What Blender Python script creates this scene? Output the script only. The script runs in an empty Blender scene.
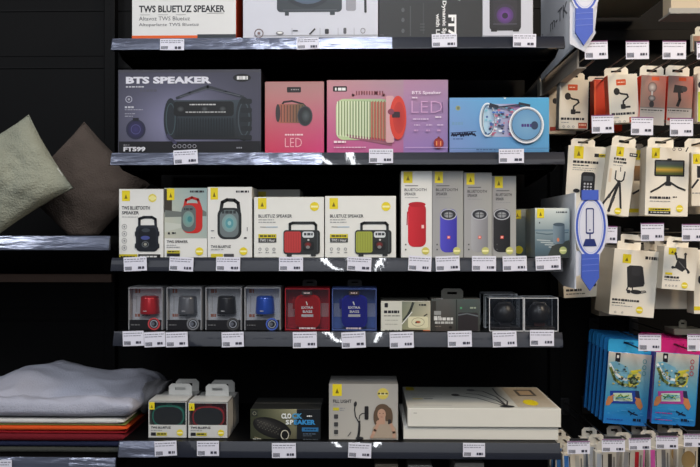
import bpy, bmesh, math, random
from mathutils import Vector, Matrix, noise
R = math.radians
random.seed(7)
S = bpy.context.scene
C = S.collection

# ------------------------------------------------------------------ camera
F, D, ZC, YAW = 765.0, 1.70, 1.30, R(1.2)
cam = bpy.data.objects.new('camera', bpy.data.cameras.new('camera')); C.objects.link(cam)
cam.data.sensor_width = 36.0
cam.data.lens = F * 36.0 / 700.0
cam.data.clip_start = 0.02
cam.location = (0, -D, ZC)
cam.rotation_euler = (R(90), 0, YAW)
S.camera = cam

# ------------------------------------------------------------------ world, lamps, exposure
w = bpy.data.worlds.new('shop_air'); S.world = w; w.use_nodes = True
w.node_tree.nodes['Background'].inputs[0].default_value = (0.75, 0.82, 1.0, 1)
w.node_tree.nodes['Background'].inputs[1].default_value = 0.08
def area(name, loc, sx, sy, power, col, rot=(0, 0, 0)):
    l = bpy.data.lights.new(name, 'AREA'); l.shape = 'RECTANGLE'; l.size = sx; l.size_y = sy
    l.energy = power; l.color = col
    o = bpy.data.objects.new(name, l); o.location = loc; o.rotation_euler = rot; C.objects.link(o); return o
# strip lamps on the shop ceiling, running away from the shelves
for k, (x, pw) in enumerate(((-0.22, 24), (-0.07, 18), (0.08, 24))):
    area('ceiling_strip_lamp', (x, -2.7, 2.95), 0.03, 4.4, pw, (0.93, 0.96, 1.0))
area('soft_fill_panel', (-0.2, -2.4, 2.98), 2.6, 1.4, 15, (0.93, 0.96, 1.0))  # broad overhead fill, added to soften the light
area('soft_fill_panel', (0.1, -4.2, 2.6), 3.0, 1.6, 20, (0.93, 0.96, 1.0), (R(50), 0, 0))  # second added fill, tilted towards the shelves
area('sign_fill_light', (-2.0, -1.7, 2.7), 0.6, 0.6, 17, (0.95, 0.97, 1.0), (R(38), 0, R(-52)))  # added from the left to brighten the sign side panels
area('warm_ceiling_lamp', (1.5, -1.2, 2.75), 0.5, 0.5, 37, (1.0, 0.80, 0.58), (R(22), 0, R(35)))
S.view_settings.view_transform = 'Standard'; S.view_settings.look = 'None'
S.view_settings.exposure = -0.07; S.view_settings.gamma = 1.0
S.view_settings.use_curve_mapping = False

# ------------------------------------------------------------------ colour and materials
def lin(v):
    v = max(0.0, min(1.0, v))
    return v / 12.92 if v <= 0.04045 else ((v + 0.055) / 1.055) ** 2.4
def c(r, g, b, k=1.0):
    return (lin(r * k / 255), lin(g * k / 255), lin(b * k / 255), 1.0)
def newmat(name, col=(0.5, 0.5, 0.5, 1), rough=0.5, metal=0.0, coat=0.0, bump=0.0, bscale=60.0, var=0.06,
           trans=0.0, attr=False, vscale=30.0, stretch=None, spec=0.5, crough=.08):
    m = bpy.data.materials.new(name); m.use_nodes = True
    nt = m.node_tree; b = nt.nodes['Principled BSDF']
    b.inputs['Roughness'].default_value = rough; b.inputs['Metallic'].default_value = metal
    b.inputs['Coat Weight'].default_value = coat; b.inputs['Coat Roughness'].default_value = crough
    b.inputs['Transmission Weight'].default_value = trans
    b.inputs['Specular IOR Level'].default_value = spec
    tc = nt.nodes.new('ShaderNodeTexCoord'); src = tc.outputs['Object']
    if stretch:
        mp = nt.nodes.new('ShaderNodeMapping'); mp.inputs['Scale'].default_value = stretch
        nt.links.new(src, mp.inputs[0]); src = mp.outputs[0]
    n = nt.nodes.new('ShaderNodeTexNoise'); n.inputs['Scale'].default_value = vscale; n.inputs['Detail'].default_value = 4
    nt.links.new(src, n.inputs['Vector'])
    mix = nt.nodes.new('ShaderNodeMix'); mix.data_type = 'RGBA'; mix.blend_type = 'MULTIPLY'
    mix.inputs[0].default_value = 1.0
    mr = nt.nodes.new('ShaderNodeMapRange'); mr.inputs[3].default_value = 1 - var; mr.inputs[4].default_value = 1 + var
    nt.links.new(n.outputs[0], mr.inputs[0]); nt.links.new(mr.outputs[0], mix.inputs[7])
    if attr:
        a = nt.nodes.new('ShaderNodeAttribute'); a.attribute_name = 'Col'
        nt.links.new(a.outputs['Color'], mix.inputs[6])
    else:
        mix.inputs[6].default_value = col
    nt.links.new(mix.outputs[2], b.inputs['Base Color'])
    if bump:
        n2 = nt.nodes.new('ShaderNodeTexNoise'); n2.inputs['Scale'].default_value = bscale; n2.inputs['Detail'].default_value = 5
        nt.links.new(src, n2.inputs['Vector'])
        bp = nt.nodes.new('ShaderNodeBump'); bp.inputs['Strength'].default_value = bump; bp.inputs['Distance'].default_value = 0.01
        nt.links.new(n2.outputs[0], bp.inputs['Height']); nt.links.new(bp.outputs[0], b.inputs['Normal'])
        if coat: nt.links.new(bp.outputs[0], b.inputs['Coat Normal'])
    return m
def clearmat(name, tint, gloss, rough=0.05, bump=0.0):
    m = bpy.data.materials.new(name); m.use_nodes = True; nt = m.node_tree
    for n in list(nt.nodes): nt.nodes.remove(n)
    out = nt.nodes.new('ShaderNodeOutputMaterial'); mx = nt.nodes.new('ShaderNodeMixShader')
    t = nt.nodes.new('ShaderNodeBsdfTransparent'); t.inputs[0].default_value = tint
    g = nt.nodes.new('ShaderNodeBsdfGlossy'); g.inputs['Color'].default_value = (0.85, 0.88, 0.9, 1)
    g.inputs['Roughness'].default_value = rough
    mx.inputs[0].default_value = gloss
    nt.links.new(t.outputs[0], mx.inputs[1]); nt.links.new(g.outputs[0], mx.inputs[2]); nt.links.new(mx.outputs[0], out.inputs[0])
    n = nt.nodes.new('ShaderNodeTexNoise'); n.inputs['Scale'].default_value = 45
    bp = nt.nodes.new('ShaderNodeBump'); bp.inputs['Strength'].default_value = 0.1 + bump
    nt.links.new(n.outputs[0], bp.inputs['Height']); nt.links.new(bp.outputs[0], g.inputs['Normal'])
    return m
M = dict(
    card=newmat('printed_card', rough=0.42, attr=True, var=0.03, spec=0.4),
    gloss=newmat('glossy_printed_film', rough=0.2, attr=True, var=0.03, bump=0.25, bscale=25, coat=0.5),
    plastic=newmat('moulded_plastic', rough=0.35, attr=True, var=0.05),
    panel=newmat('black_steel_panel', c(6, 6, 7), 0.6, var=0.15, vscale=6, spec=0.15),
    shelf=newmat('black_painted_shelf', c(7, 7, 8), 0.5, var=0.1, spec=0.12),
    rail=newmat('dark_rail_plastic', c(22, 26, 38), 0.45, spec=.2, coat=0.7, crough=.03, bump=0.05, bscale=9, var=0.1),
    film=newmat('wrinkled_clear_film_over_rail', c(120, 126, 146), 0.2, metal=0.6, coat=1.0, crough=.05, bump=0.85, bscale=28, var=0.3, vscale=40, stretch=(.35, 1, 2)),
    silver=newmat('silver_rail_plastic', c(96, 102, 120), 0.2, metal=0.5, coat=0.8, crough=.03, bump=0.25, bscale=10, var=0.3, vscale=12, stretch=(1, 1, 6)),
    taupe=newmat('taupe_painted_metal', c(168, 154, 138), 0.5, var=0.1),
    brown=newmat('brown_rail', c(128, 104, 88), 0.6, var=0.1),
    rod=newmat('dark_chrome_wire', c(70, 66, 62), 0.3, metal=0.8),
    floor=newmat('grey_floor_tile', c(90, 88, 86), 0.4, var=0.1, vscale=3),
    clear=clearmat('clear_window_film', (0.97, 0.97, 0.97, 1), 0.10),
    acryl=clearmat('clear_acrylic', (0.93, 0.94, 0.95, 1), 0.07),
    velvet=newmat('velvet', attr=True, rough=0.9, var=0.28, vscale=14, bump=0.5, bscale=220, spec=0.2),
    cloth=newmat('woven_cloth', attr=True, rough=0.9, var=0.1, vscale=20, bump=0.4, bscale=300, spec=0.2),
)

# ------------------------------------------------------------------ photo-to-shelf measuring
CO, SI = math.cos(YAW), math.sin(YAW)
def P(px, py, Y=0.0):
    r = (px - 350) / F; u = (233.5 - py) / F
    dx = r * CO - SI; dy = r * SI + CO
    t = (Y + D) / dy
    return t * dx, ZC + t * u
def SC(px, Y):                       # metres per pixel at that place
    r = (px - 350) / F
    return (Y + D) / (r * SI + CO) / F

# ------------------------------------------------------------------ mesh builder
_txt = {}
def text_geo(s, bold=0.0):
    key = (s, bold)
    if key not in _txt:
        cu = bpy.data.curves.new('lettering', 'FONT'); cu.body = s; cu.size = 1; cu.offset = bold; cu.resolution_u = 2
        o = bpy.data.objects.new('lettering', cu); C.objects.link(o)
        dg = bpy.context.evaluated_depsgraph_get()
        me = bpy.data.meshes.new_from_object(o.evaluated_get(dg))
        vs = [(v.co.x, v.co.y) for v in me.vertices]; fs = [tuple(p.vertices) for p in me.polygons]
        x0 = min(v[0] for v in vs); x1 = max(v[0] for v in vs); y0 = min(v[1] for v in vs); y1 = max(v[1] for v in vs)
        vs = [((a - x0) / (x1 - x0), (b - y0) / (y1 - y0)) for a, b in vs]
        bpy.data.objects.remove(o); bpy.data.meshes.remove(me); bpy.data.curves.remove(cu)
        _txt[key] = (vs, fs)
    return _txt[key]

class MB:
    def __init__(s): s.v = []; s.f = []; s.c = []; s.m = []; s.mats = []; s.smooth = []
    def mi(s, m):
        m = M[m] if isinstance(m, str) else m
        if m not in s.mats: s.mats.append(m)
        return s.mats.index(m)
    def add(s, vs, fs, col, mat='card', smooth=False):
        """col: one colour, or a list with one colour per vertex, or a function of the face index"""
        b = len(s.v); s.v += [tuple(v) for v in vs]; k = s.mi(mat)
        for i, f in enumerate(fs):
            s.f.append(tuple(b + j for j in f)); s.m.append(k); s.smooth.append(smooth)
            if callable(col): s.c += [col(i)] * len(f)
            elif isinstance(col, list): s.c += [col[j] for j in f]
            else: s.c += [col] * len(f)
    def box(s, x0, x1, y0, y1, z0, z1, col=(0.5, 0.5, 0.5, 1), mat='card', bev=0.0, top=None, side=None):
        if bev:
            bm = bmesh.new(); bmesh.ops.create_cube(bm, size=1)
            for v in bm.verts: v.co = ((x0 + x1) / 2 + v.co.x * (x1 - x0), (y0 + y1) / 2 + v.co.y * (y1 - y0), (z0 + z1) / 2 + v.co.z * (z1 - z0))
            bmesh.ops.bevel(bm, geom=bm.edges[:], offset=bev, segments=2, profile=0.5, affect='EDGES')
            bm.normal_update(); bm.verts.index_update()
            vs = [v.co[:] for v in bm.verts]; fs = [[v.index for v in f.verts] for f in bm.faces]; ns = [f.normal.copy() for f in bm.faces]
            bm.free()
        else:
            vs = [(x, y, z) for x in (x0, x1) for y in (y0, y1) for z in (z0, z1)]
            fs = [(0, 1, 3, 2), (4, 6, 7, 5), (0, 4, 5, 1), (2, 3, 7, 6), (0, 2, 6, 4), (1, 5, 7, 3)]
            ns = [Vector(n) for n in ((-1, 0, 0), (1, 0, 0), (0, -1, 0), (0, 1, 0), (0, 0, -1), (0, 0, 1))]
        def pick(i):
            n = ns[i]
            if top and abs(n.z) > 0.7: return top
            if side and abs(n.x) > 0.7: return side
            return col
        s.add(vs, fs, pick, mat)
    def tube(s, pts, r, col, mat='plastic', n=8, cap=True):
        pts = [Vector(p) for p in pts]; vs = []; fs = []
        for i, p in enumerate(pts):
            t = (pts[min(i + 1, len(pts) - 1)] - pts[max(i - 1, 0)]).normalized()
            a = t.cross(Vector((0, 0, 1)));
            if a.length < 0.05: a = t.cross(Vector((1, 0, 0)))
            a.normalize(); b = t.cross(a)
            rr = r[i] if isinstance(r, (list, tuple)) else r
            vs += [p + (a * math.cos(2 * math.pi * k / n) + b * math.sin(2 * math.pi * k / n)) * rr for k in range(n)]
        for i in range(len(pts) - 1):
            for k in range(n):
                fs.append((i * n + k, i * n + (k + 1) % n, (i + 1) * n + (k + 1) % n, (i + 1) * n + k))
        if cap: fs += [tuple(range(n))[::-1], tuple((len(pts) - 1) * n + k for k in range(n))]
        s.add(vs, fs, col, mat, True)
    def lathe(s, prof, cen, col, mat='plastic', n=28, axis='z'):
        vs = []; fs = []
        for (r, h) in prof:
            for k in range(n):
                a = 2 * math.pi * k / n; x, y = r * math.cos(a), r * math.sin(a)
                p = (x, y, h) if axis == 'z' else (x, h, y) if axis == 'y' else (h, x, y)
                vs.append((cen[0] + p[0], cen[1] + p[1], cen[2] + p[2]))
        for i in range(len(prof) - 1):
            for k in range(n): fs.append((i * n + k, i * n + (k + 1) % n, (i + 1) * n + (k + 1) % n, (i + 1) * n + k))
        fs += [tuple(range(n))[::-1], tuple((len(prof) - 1) * n + k for k in range(n))]
        s.add(vs, fs, col, mat, True)
    def prism(s, pts, y0, y1, col, mat='card', edge=None):   # outline in x,z pushed from y0 to y1
        n = len(pts)
        vs = [(a, y0, b) for a, b in pts] + [(a, y1, b) for a, b in pts]
        fs = [tuple(range(n)), tuple(range(n, 2 * n))[::-1]] + [(k, (k + 1) % n, n + (k + 1) % n, n + k) for k in range(n)]
        s.add(vs, fs, (lambda i: col if i < 2 else (edge or col)), mat)
    def build(s, name, parent=None, loc=(0, 0, 0), rot=(0, 0, 0)):
        me = bpy.data.meshes.new(name); me.from_pydata(s.v, [], s.f)
        for m in s.mats: me.materials.append(m)
        me.polygons.foreach_set('material_index', s.m); me.polygons.foreach_set('use_smooth', s.smooth)
        ca = me.color_attributes.new('Col', 'FLOAT_COLOR', 'CORNER')
        ca.data.foreach_set('color', [x for q in s.c for x in q])
        me.update()
        o = bpy.data.objects.new(name, me); C.objects.link(o); o.location = loc; o.rotation_euler = rot
        if parent: o.parent = parent
        return o

def tag(o, label, cat, group=None, kind=None):
    if label: o['label'] = label
    if cat: o['category'] = cat
    if group: o['group'] = group
    if kind: o['kind'] = kind
    return o
def thing(name, loc, label, cat, group=None, rot=(0, 0, 0)):
    o = bpy.data.objects.new(name, None); o.empty_display_size = 0.05; C.objects.link(o)
    o.location = loc; o.rotation_euler = rot
    return tag(o, label, cat, group)
def struct(name, mb, parent=None):
    o = mb.build(name, parent)
    o['kind'] = 'structure'; return o

# ------------------------------------------------------------------ printing on a front face, drawn in photo pixels
class Art:
    """front face of a carton: photo pixels to the carton's own x and z; every ink layer sits a hair before the last"""
    def __init__(s, mb, x0, x1, yb, zb, sc, front=0.0, mat='card'):
        s.mb, s.cx, s.yb, s.zb, s.sc, s.y, s.mat = mb, (x0 + x1) / 2, yb, zb, sc, front - 0.00025, mat; s.zmin = -9
    def q(s, x, y): return ((x - s.cx) * s.sc, s.y, max(s.zmin, s.zb + (s.yb - y) * s.sc))
    def nx(s): s.y -= 0.00006
    def poly(s, pts, col, cols=None):
        s.mb.add([s.q(*p) for p in pts], [tuple(range(len(pts)))], cols if cols else col, s.mat); s.nx()
    def rect(s, x0, y0, x1, y1, col, col2=None, col3=None, col4=None):
        if col3: s.poly([(x0, y0), (x1, y0), (x1, y1), (x0, y1)], None, [col, col2, col3, col4])
        else: s.poly([(x0, y0), (x1, y0), (x1, y1), (x0, y1)], col, [col, col, col2, col2] if col2 else None)
    def grid(s, x0, y0, x1, y1, fn, nx=10, ny=8):
        vs = []; cs = []
        for j in range(ny + 1):
            for i in range(nx + 1):
                u, v = i / nx, j / ny
                vs.append(s.q(x0 + (x1 - x0) * u, y0 + (y1 - y0) * v)); cs.append(fn(u, v))
        fs = [(j * (nx + 1) + i, j * (nx + 1) + i + 1, (j + 1) * (nx + 1) + i + 1, (j + 1) * (nx + 1) + i) for j in range(ny) for i in range(nx)]
        s.mb.add(vs, fs, cs, s.mat); s.nx()
    def ell(s, cx, cy, rx, ry, col, edge=None, n=24, scal=0.0, rot=0.0):
        pts = [(cx, cy)]
        for k in range(n):
            a = 2 * math.pi * k / n; f = 1 - (scal if k % 2 else 0)
            ex, ey = rx * f * math.cos(a), ry * f * math.sin(a)
            pts.append((cx + ex * math.cos(rot) - ey * math.sin(rot), cy + ex * math.sin(rot) + ey * math.cos(rot)))
        s.mb.add([s.q(*p) for p in pts], [(0, 1 + k, 1 + (k + 1) % n) for k in range(n)], [col] + [edge or col] * n, s.mat); s.nx()
    def ring(s, cx, cy, rx, ry, wd, col, n=28):
        vs = []; fs = []
        for k in range(n):
            a = 2 * math.pi * k / n
            vs += [s.q(cx + rx * math.cos(a), cy + ry * math.sin(a)), s.q(cx + (rx - wd) * math.cos(a), cy + (ry - wd) * math.sin(a))]
        for k in range(n):
            b = 2 * k; d = 2 * ((k + 1) % n); fs.append((b, d, d + 1, b + 1))
        s.mb.add(vs, fs, col, s.mat); s.nx()
    def rr(s, x0, y0, x1, y1, r, col, col2=None, horiz=False):
        r = min(r, (x1 - x0) / 2, (y1 - y0) / 2); pts = []
        for (a, b, st) in ((x1 - r, y0 + r, -90), (x1 - r, y1 - r, 0), (x0 + r, y1 - r, 90), (x0 + r, y0 + r, 180)):
            for k in range(6):
                t = R(st + 18 * k); pts.append((a + r * math.cos(t), b + r * math.sin(t)))
        cols = None
        if col2:
            cols = []
            for (a, b) in pts:
                t = (a - x0) / (x1 - x0) if horiz else (b - y0) / (y1 - y0)
                cols.append(tuple(col[i] * (1 - t) + col2[i] * t for i in range(4)))
        s.poly(pts, col, cols)
    def line(s, pts, wd, col):
        for (a, b) in zip(pts[:-1], pts[1:]):
            d = Vector((b[0] - a[0], b[1] - a[1]))
            if d.length < 1e-6: continue
            n = Vector((-d.y, d.x)).normalized() * wd / 2; e = d.normalized() * wd * 0.3
            s.mb.add([s.q(a[0] + n.x - e.x, a[1] + n.y - e.y), s.q(b[0] + n.x + e.x, b[1] + n.y + e.y), s.q(b[0] - n.x + e.x, b[1] - n.y + e.y), s.q(a[0] - n.x - e.x, a[1] - n.y - e.y)],
                     [(0, 1, 2, 3)], col, s.mat)
        s.nx()
    def text(s, t, x0, y0, x1, y1, col, bold=0.02, rot=False, skew=0.0):
        vs, fs = text_geo(t, bold); out = []
        for (a, b) in vs:
            if rot: out.append(s.q(x0 + (x1 - x0) * (1 - (1 - b)) if False else x0 + (x1 - x0) * b, y0 + (y1 - y0) * a))
            else: out.append(s.q(x0 + (x1 - x0) * a + skew * b, y1 - (y1 - y0) * b))
        s.mb.add(out, fs, col, s.mat); s.nx()
    def greek(s, x0, y0, x1, h, col, seed=0):              # lines of small print too fine to read
        rnd = random.Random(seed + int(x0 * 7 + y0 * 13)); x = x0
        while x < x1 - 0.6:
            wd = min(rnd.uniform(1.0, 3.6), x1 - x)
            vs = [s.q(x, y0), s.q(x + wd, y0), s.q(x + wd, y0 + h), s.q(x, y0 + h)]
            s.mb.add(vs, [(0, 1, 2, 3)], col, s.mat); x += wd + rnd.uniform(0.4, 0.9)
        s.nx()

YEL = c(228, 208, 40); INK = c(38, 38, 44); GRY = c(140, 142, 145); WHT = c(232, 232, 228); BLK = c(20, 20, 22)
def ytag(a, x0, y0, x1, y1):
    a.rect(x0, y0, x1, y1, YEL); m = (x0 + x1) / 2; hh = y1 - y0
    a.poly([(m, y0 + hh * .35), (m + (x1 - x0) * .2, y0 + hh * .78), (m - (x1 - x0) * .2, y0 + hh * .78)], c(120, 105, 25))
def badge(a, cx, cy, r, col=YEL):
    a.ell(cx, cy, r, r, col, n=32, scal=0.12); a.rect(cx - r * .75, cy - r * .18, cx + r * .75, cy + r * .22, c(245, 240, 180))

def carton(name, label, cat, rect, Y, depth, zb, art=None, front=WHT, side=None, top=None, group=None, rot=0.0, mat='card', bev=0.0008, extra=None):
    """a closed cardboard box whose front is photo rect (x0,y0,x1,y1), standing on height zb"""
    x0, y0, x1, y1 = rect
    X0, _ = P(x0, y0, Y); X1, zt = P(x1, y0, Y); _, zt = P((x0 + x1) / 2, y0, Y)
    cx = (X0 + X1) / 2; wd = X1 - X0; sc = wd / (x1 - x0); zb += .0004; h = zt - zb
    mb = MB()
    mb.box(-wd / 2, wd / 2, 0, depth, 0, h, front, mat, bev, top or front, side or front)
    # flap seam along the top
    mb.box(-wd / 2 + .001, wd / 2 - .001, depth * .5 - .0004, depth * .5 + .0004, h - .0002, h + .0002, c(120, 118, 112), mat)
    if art:
        a = Art(mb, x0, x1, y0 + h / sc, 0.0, sc, 0.0, mat); a.zmin = .0003; art(a)
    if extra: extra(mb, wd, depth, h)
    o = mb.build(name, None, (cx, Y, zb), (0, 0, rot))
    return tag(o, label, cat, group)

# ================================================================== SETTING
def zrow(py): return P(340, py, 0)[1]
BACK = 0.42
mb = MB(); mb.box(-2.2, 2.2, BACK, BACK + .02, 0, 2.6, mat='panel')
for z in [P(60, 10, BACK)[1], P(60, 67, BACK)[1], P(60, 200, BACK)[1], P(60, 320, BACK)[1]]:
    mb.box(-2.2, .5, BACK - .003, BACK + .001, z - .004, z, mat='shelf')
    mb.box(-2.2, .5, BACK - .002, BACK + .001, z + .03, z + .032, mat='panel')
struct('wall_back', mb)
mb = MB(); mb.box(-2.2, 2.2, -3.5, BACK + .02, -.02, 0, mat='floor'); struct('floor', mb)
# slotted uprights between the bays
for i, (px, lab) in enumerate(((113, 'black slotted upright between the cushion bay and the speaker shelves'), (560, 'black slotted upright between the speaker shelves and the hook wall'))):
    X, _ = P(px, 233, BACK)
    mb = MB(); mb.box(-.015, .015, -.03, 0, 0, 2.5, c(24, 24, 26), 'shelf', .002)
    for k in range(60): mb.box(-.004, .004, -.0305, -.03, .25 + k * .035, .27 + k * .035, c(6, 6, 6), 'shelf')
    tag(mb.build('shelf_upright', None, (X + (.0 if i == 0 else -.02), BACK, 0)), lab, 'upright', 'uprights of the shelving')

XL, XR = P(112, 233)[0], P(564, 233)[0]
def shelf(name, label, x0, x1, pt, pb, lipmat='rail', films=(), depth=BACK - .035, taper=True):
    zt = zrow(pt); zl = zrow(pb); h = zt - zl; ztop = zt
    t = thing(name, ((x0 + x1) / 2, 0, ztop), label, 'shelf', 'black shelves of the display')
    hw = (x1 - x0) / 2
    mb = MB(); mb.box(-hw + .004, hw - .004, .002, depth, -.020, 0, c(22, 22, 24), 'shelf', .001)
    mb.box(-hw + .004, hw - .004, .10, .112, -.030, -.020, c(22, 22, 24), 'shelf')
    mb.build('board', t)
    for sx in (-1, 1):
        mb = MB(); xx = sx * (hw - .006)
        vs = [(xx - .0012, .02, -.020), (xx - .0012, depth, -.020), (xx - .0012, depth, -.055), (xx - .0012, .06, -.034)]
        vs += [(a + .0024, b, d) for a, b, d in vs]
        mb.add(vs, [(0, 1, 2, 3), (7, 6, 5, 4), (0, 4, 5, 1), (1, 5, 6, 2), (2, 6, 7, 3), (3, 7, 4, 0)], c(24, 24, 26), 'shelf')
        mb.build('bracket', t)
    def lip(xa, xb, off, mat, nm, wav=0.0, n=1):
        mb = MB(); N = 10; vs = []; fs = []
        for i in range(n + 1):
            x = xa + (xb - xa) * i / n
            for k in range(N + 1):
                z = h * (1 - k / N); y = -(.0052 * (1 - z / h) + .005 * (1 - (z / h) ** 2)) - off
                if wav:
                    q = noise.noise(Vector((x * 30, z * 90, 3.1 + off))); y -= wav * (q + .6)
                vs.append((x, y, z - h))
            vs.append((x, .002, -h)); vs.append((x, .002, 0))
        m = N + 3
        for i in range(n):
            for k in range(m): fs.append((i * m + k, i * m + (k + 1) % m, (i + 1) * m + (k + 1) % m, (i + 1) * m + k))
        fs += [tuple(range(m)), tuple(n * m + k for k in range(m))[::-1]]
        mb.add(vs, fs, c(50, 52, 60), mat, False); return mb.build(nm, t)
    lip(-hw, hw, 0, lipmat, 'price_rail')
    for (pa, pbx) in films:
        xa = P(pa, pt)[0] - (x0 + x1) / 2; xb = P(pbx, pt)[0] - (x0 + x1) / 2
        f = lip(xa, xb, .0012, 'film', 'wrinkled_film', .0012, 60); f['label'] = 'wrinkled shiny clear film over the rail'
    return ztop
Z1 = shelf('display_shelf', 'black shelf with wrinkled silvery rail at the top of the middle bay', XL, XR, 37.5, 50, films=((113, 392),))
Z2 = shelf('display_shelf', 'black shelf holding the pink and blue LED speaker boxes', XL, XR, 152.5, 165, films=((112, 322),))
Z3 = shelf('display_shelf', 'black shelf holding the tall narrow and radio speaker boxes', XL, P(562, 233)[0], 258, 271)
Z4 = shelf('display_shelf', 'black shelf with dark rail under the small window boxes', XL + .005, P(562, 233)[0], 332, 346)
Z5 = shelf('display_shelf', 'black shelf under the clock speaker box and stacked white boxes', P(119, 233)[0], P(560, 233)[0], 442, 457, films=((120, 160),))
ZL = shelf('display_shelf', 'black shelf with shiny silver rail under the two cushions', -1.25, P(110, 233)[0], 236, 250, 'silver')
ZL2 = shelf('display_shelf', 'black shelf under the folded textiles with only its rail top showing', -1.25, P(116, 233)[0], 459, 474, 'silver', films=((70, 115),))
Z6 = shelf('display_shelf', 'lowest black shelf with white box tops just showing', P(119, 233)[0], P(560, 233)[0], 520, 534)
mb = MB(); z = P(50, 278, .38)[1]; mb.box(-1.25, P(112, 278, .38)[0], .375, .40, z - .011, z + .011, mat='brown', bev=.001)
tag(mb.build('cross_rail'), 'thin brown cross rail at the back below the cushion shelf', 'rail')

# ================================================================== price tags
def price_tag(rect, where, Y=-.0135, tilt=None, pink=False):
    x0, y0, x1, y1 = rect
    X0, z1 = P(x0, y0, Y); X1, z0 = P(x1, y1, Y); wd, h = X1 - X0, z1 - z0; sc = wd / (x1 - x0)
    mb = MB(); mb.box(-wd / 2, wd / 2, 0, .0008, 0, h, c(226, 226, 238), 'card')
    a = Art(mb, x0, x1, y0 + h / sc, 0, sc)
    H = y1 - y0; W = x1 - x0
    a.greek(x0 + 1, y0 + H * .12, x1 - 1, .9, c(135, 135, 150), 1)
    a.greek(x0 + 1, y0 + H * .28, x1 - 3, .9, c(150, 150, 165), 2)
    for k in range(7): a.rect(x0 + 1.2 + k * 1.0, y0 + H * .66, x0 + 1.75 + k * 1.0, y0 + H * .92, c(35, 35, 45))
    a.greek(x0 + W * .62, y0 + H * .68, x1 - 2, 2.4, c(60, 60, 75), 4)
    if pink: a.rect(x0, y0, x1, y0 + 0.9, c(130, 80, 125))
    r = random.Random(int(x0 * 3 + y0)).uniform(-.05, .05) if tilt is None else tilt
    return tag(mb.build('price_tag', None, ((X0 + X1) / 2, Y, z0), (0, r, 0)), 'white price tag ' + where, 'price tag', 'price tags')
for r_, wh in [
    ((160, 39, 184, 50), 'under the wrinkled film below the white and orange box'),
    ((297, 38, 319, 49), 'under the wrinkled film below the white box with icons'),
    ((432, 34, 457, 47), 'on top shelf rail below the black box with sideways lettering'),
    ((513, 34, 536, 47), 'on top shelf rail below the box with purple light speaker'),
    ((174, 150, 198, 164), 'below the large dark BTS SPEAKER box'),
    ((369, 149, 393, 163), 'below the pink striped LED speaker box'),
    ((499, 149, 524, 163), 'below the blue drum speaker box'),
    ((124, 257, 147, 271), 'below white box with black speaker, beside left shelf end'),
    ((169, 257, 193, 271), 'below the box with the red portable speaker'),
    ((216, 257, 240, 271), 'below the box with teal and black handle speaker'),
    ((279, 257, 303, 271), 'below the red radio box'),
    ((347, 257, 371, 271), 'below the green radio box'),
    ((408, 256, 431, 271), 'below the tall white box with red cylinder speaker'),
    ((436, 256, 460, 271), 'below the tall grey box with blue cylinder speaker'),
    ((472, 256, 496, 271), 'below the tall grey box with grey cylinder speaker'),
    ((503, 256, 527, 271), 'right of the black cylinder speaker box, on same rail'),
    ((536, 256, 561, 270), 'below the seascape box at the shelf end'),
    ((123, 331, 144, 346), 'first on the rail below the red window box'),
    ((144.5, 332, 165.5, 347), 'second on the rail below the red window box'),
    ((166, 332, 188, 347), 'below the grey speaker window box, third in touching row'),
    ((222, 332, 244, 347), 'below the black speaker window box'),
    ((293, 332, 317, 348), 'below the red extra bass box'),
    ((342, 332, 366, 348), 'below the blue extra bass box'),
    ((390, 332, 414, 348), 'below the low beige box'),
    ((448, 331, 472, 347), 'below the dark box with hang tab'),
    ((493, 331, 517, 347), 'below the left clear display case'),
    ((530, 330, 554, 346), 'below the right clear display case'),
    ((155, 441, 177, 456), 'below the box with green speaker window'),
    ((197, 441, 219, 456), 'below the box with red speaker window'),
    ((272, 443, 296, 458), 'below the CLOCK SPEAKER box'),
    ((348, 443, 371, 458), 'below the FILL LIGHT box'),
    ((463, 443, 485, 457), 'below the two stacked white boxes'),
    ((-4, 460, 12, 475), 'on the rail under the folded textiles at frame corner'),
]: price_tag(r_, wh)

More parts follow.
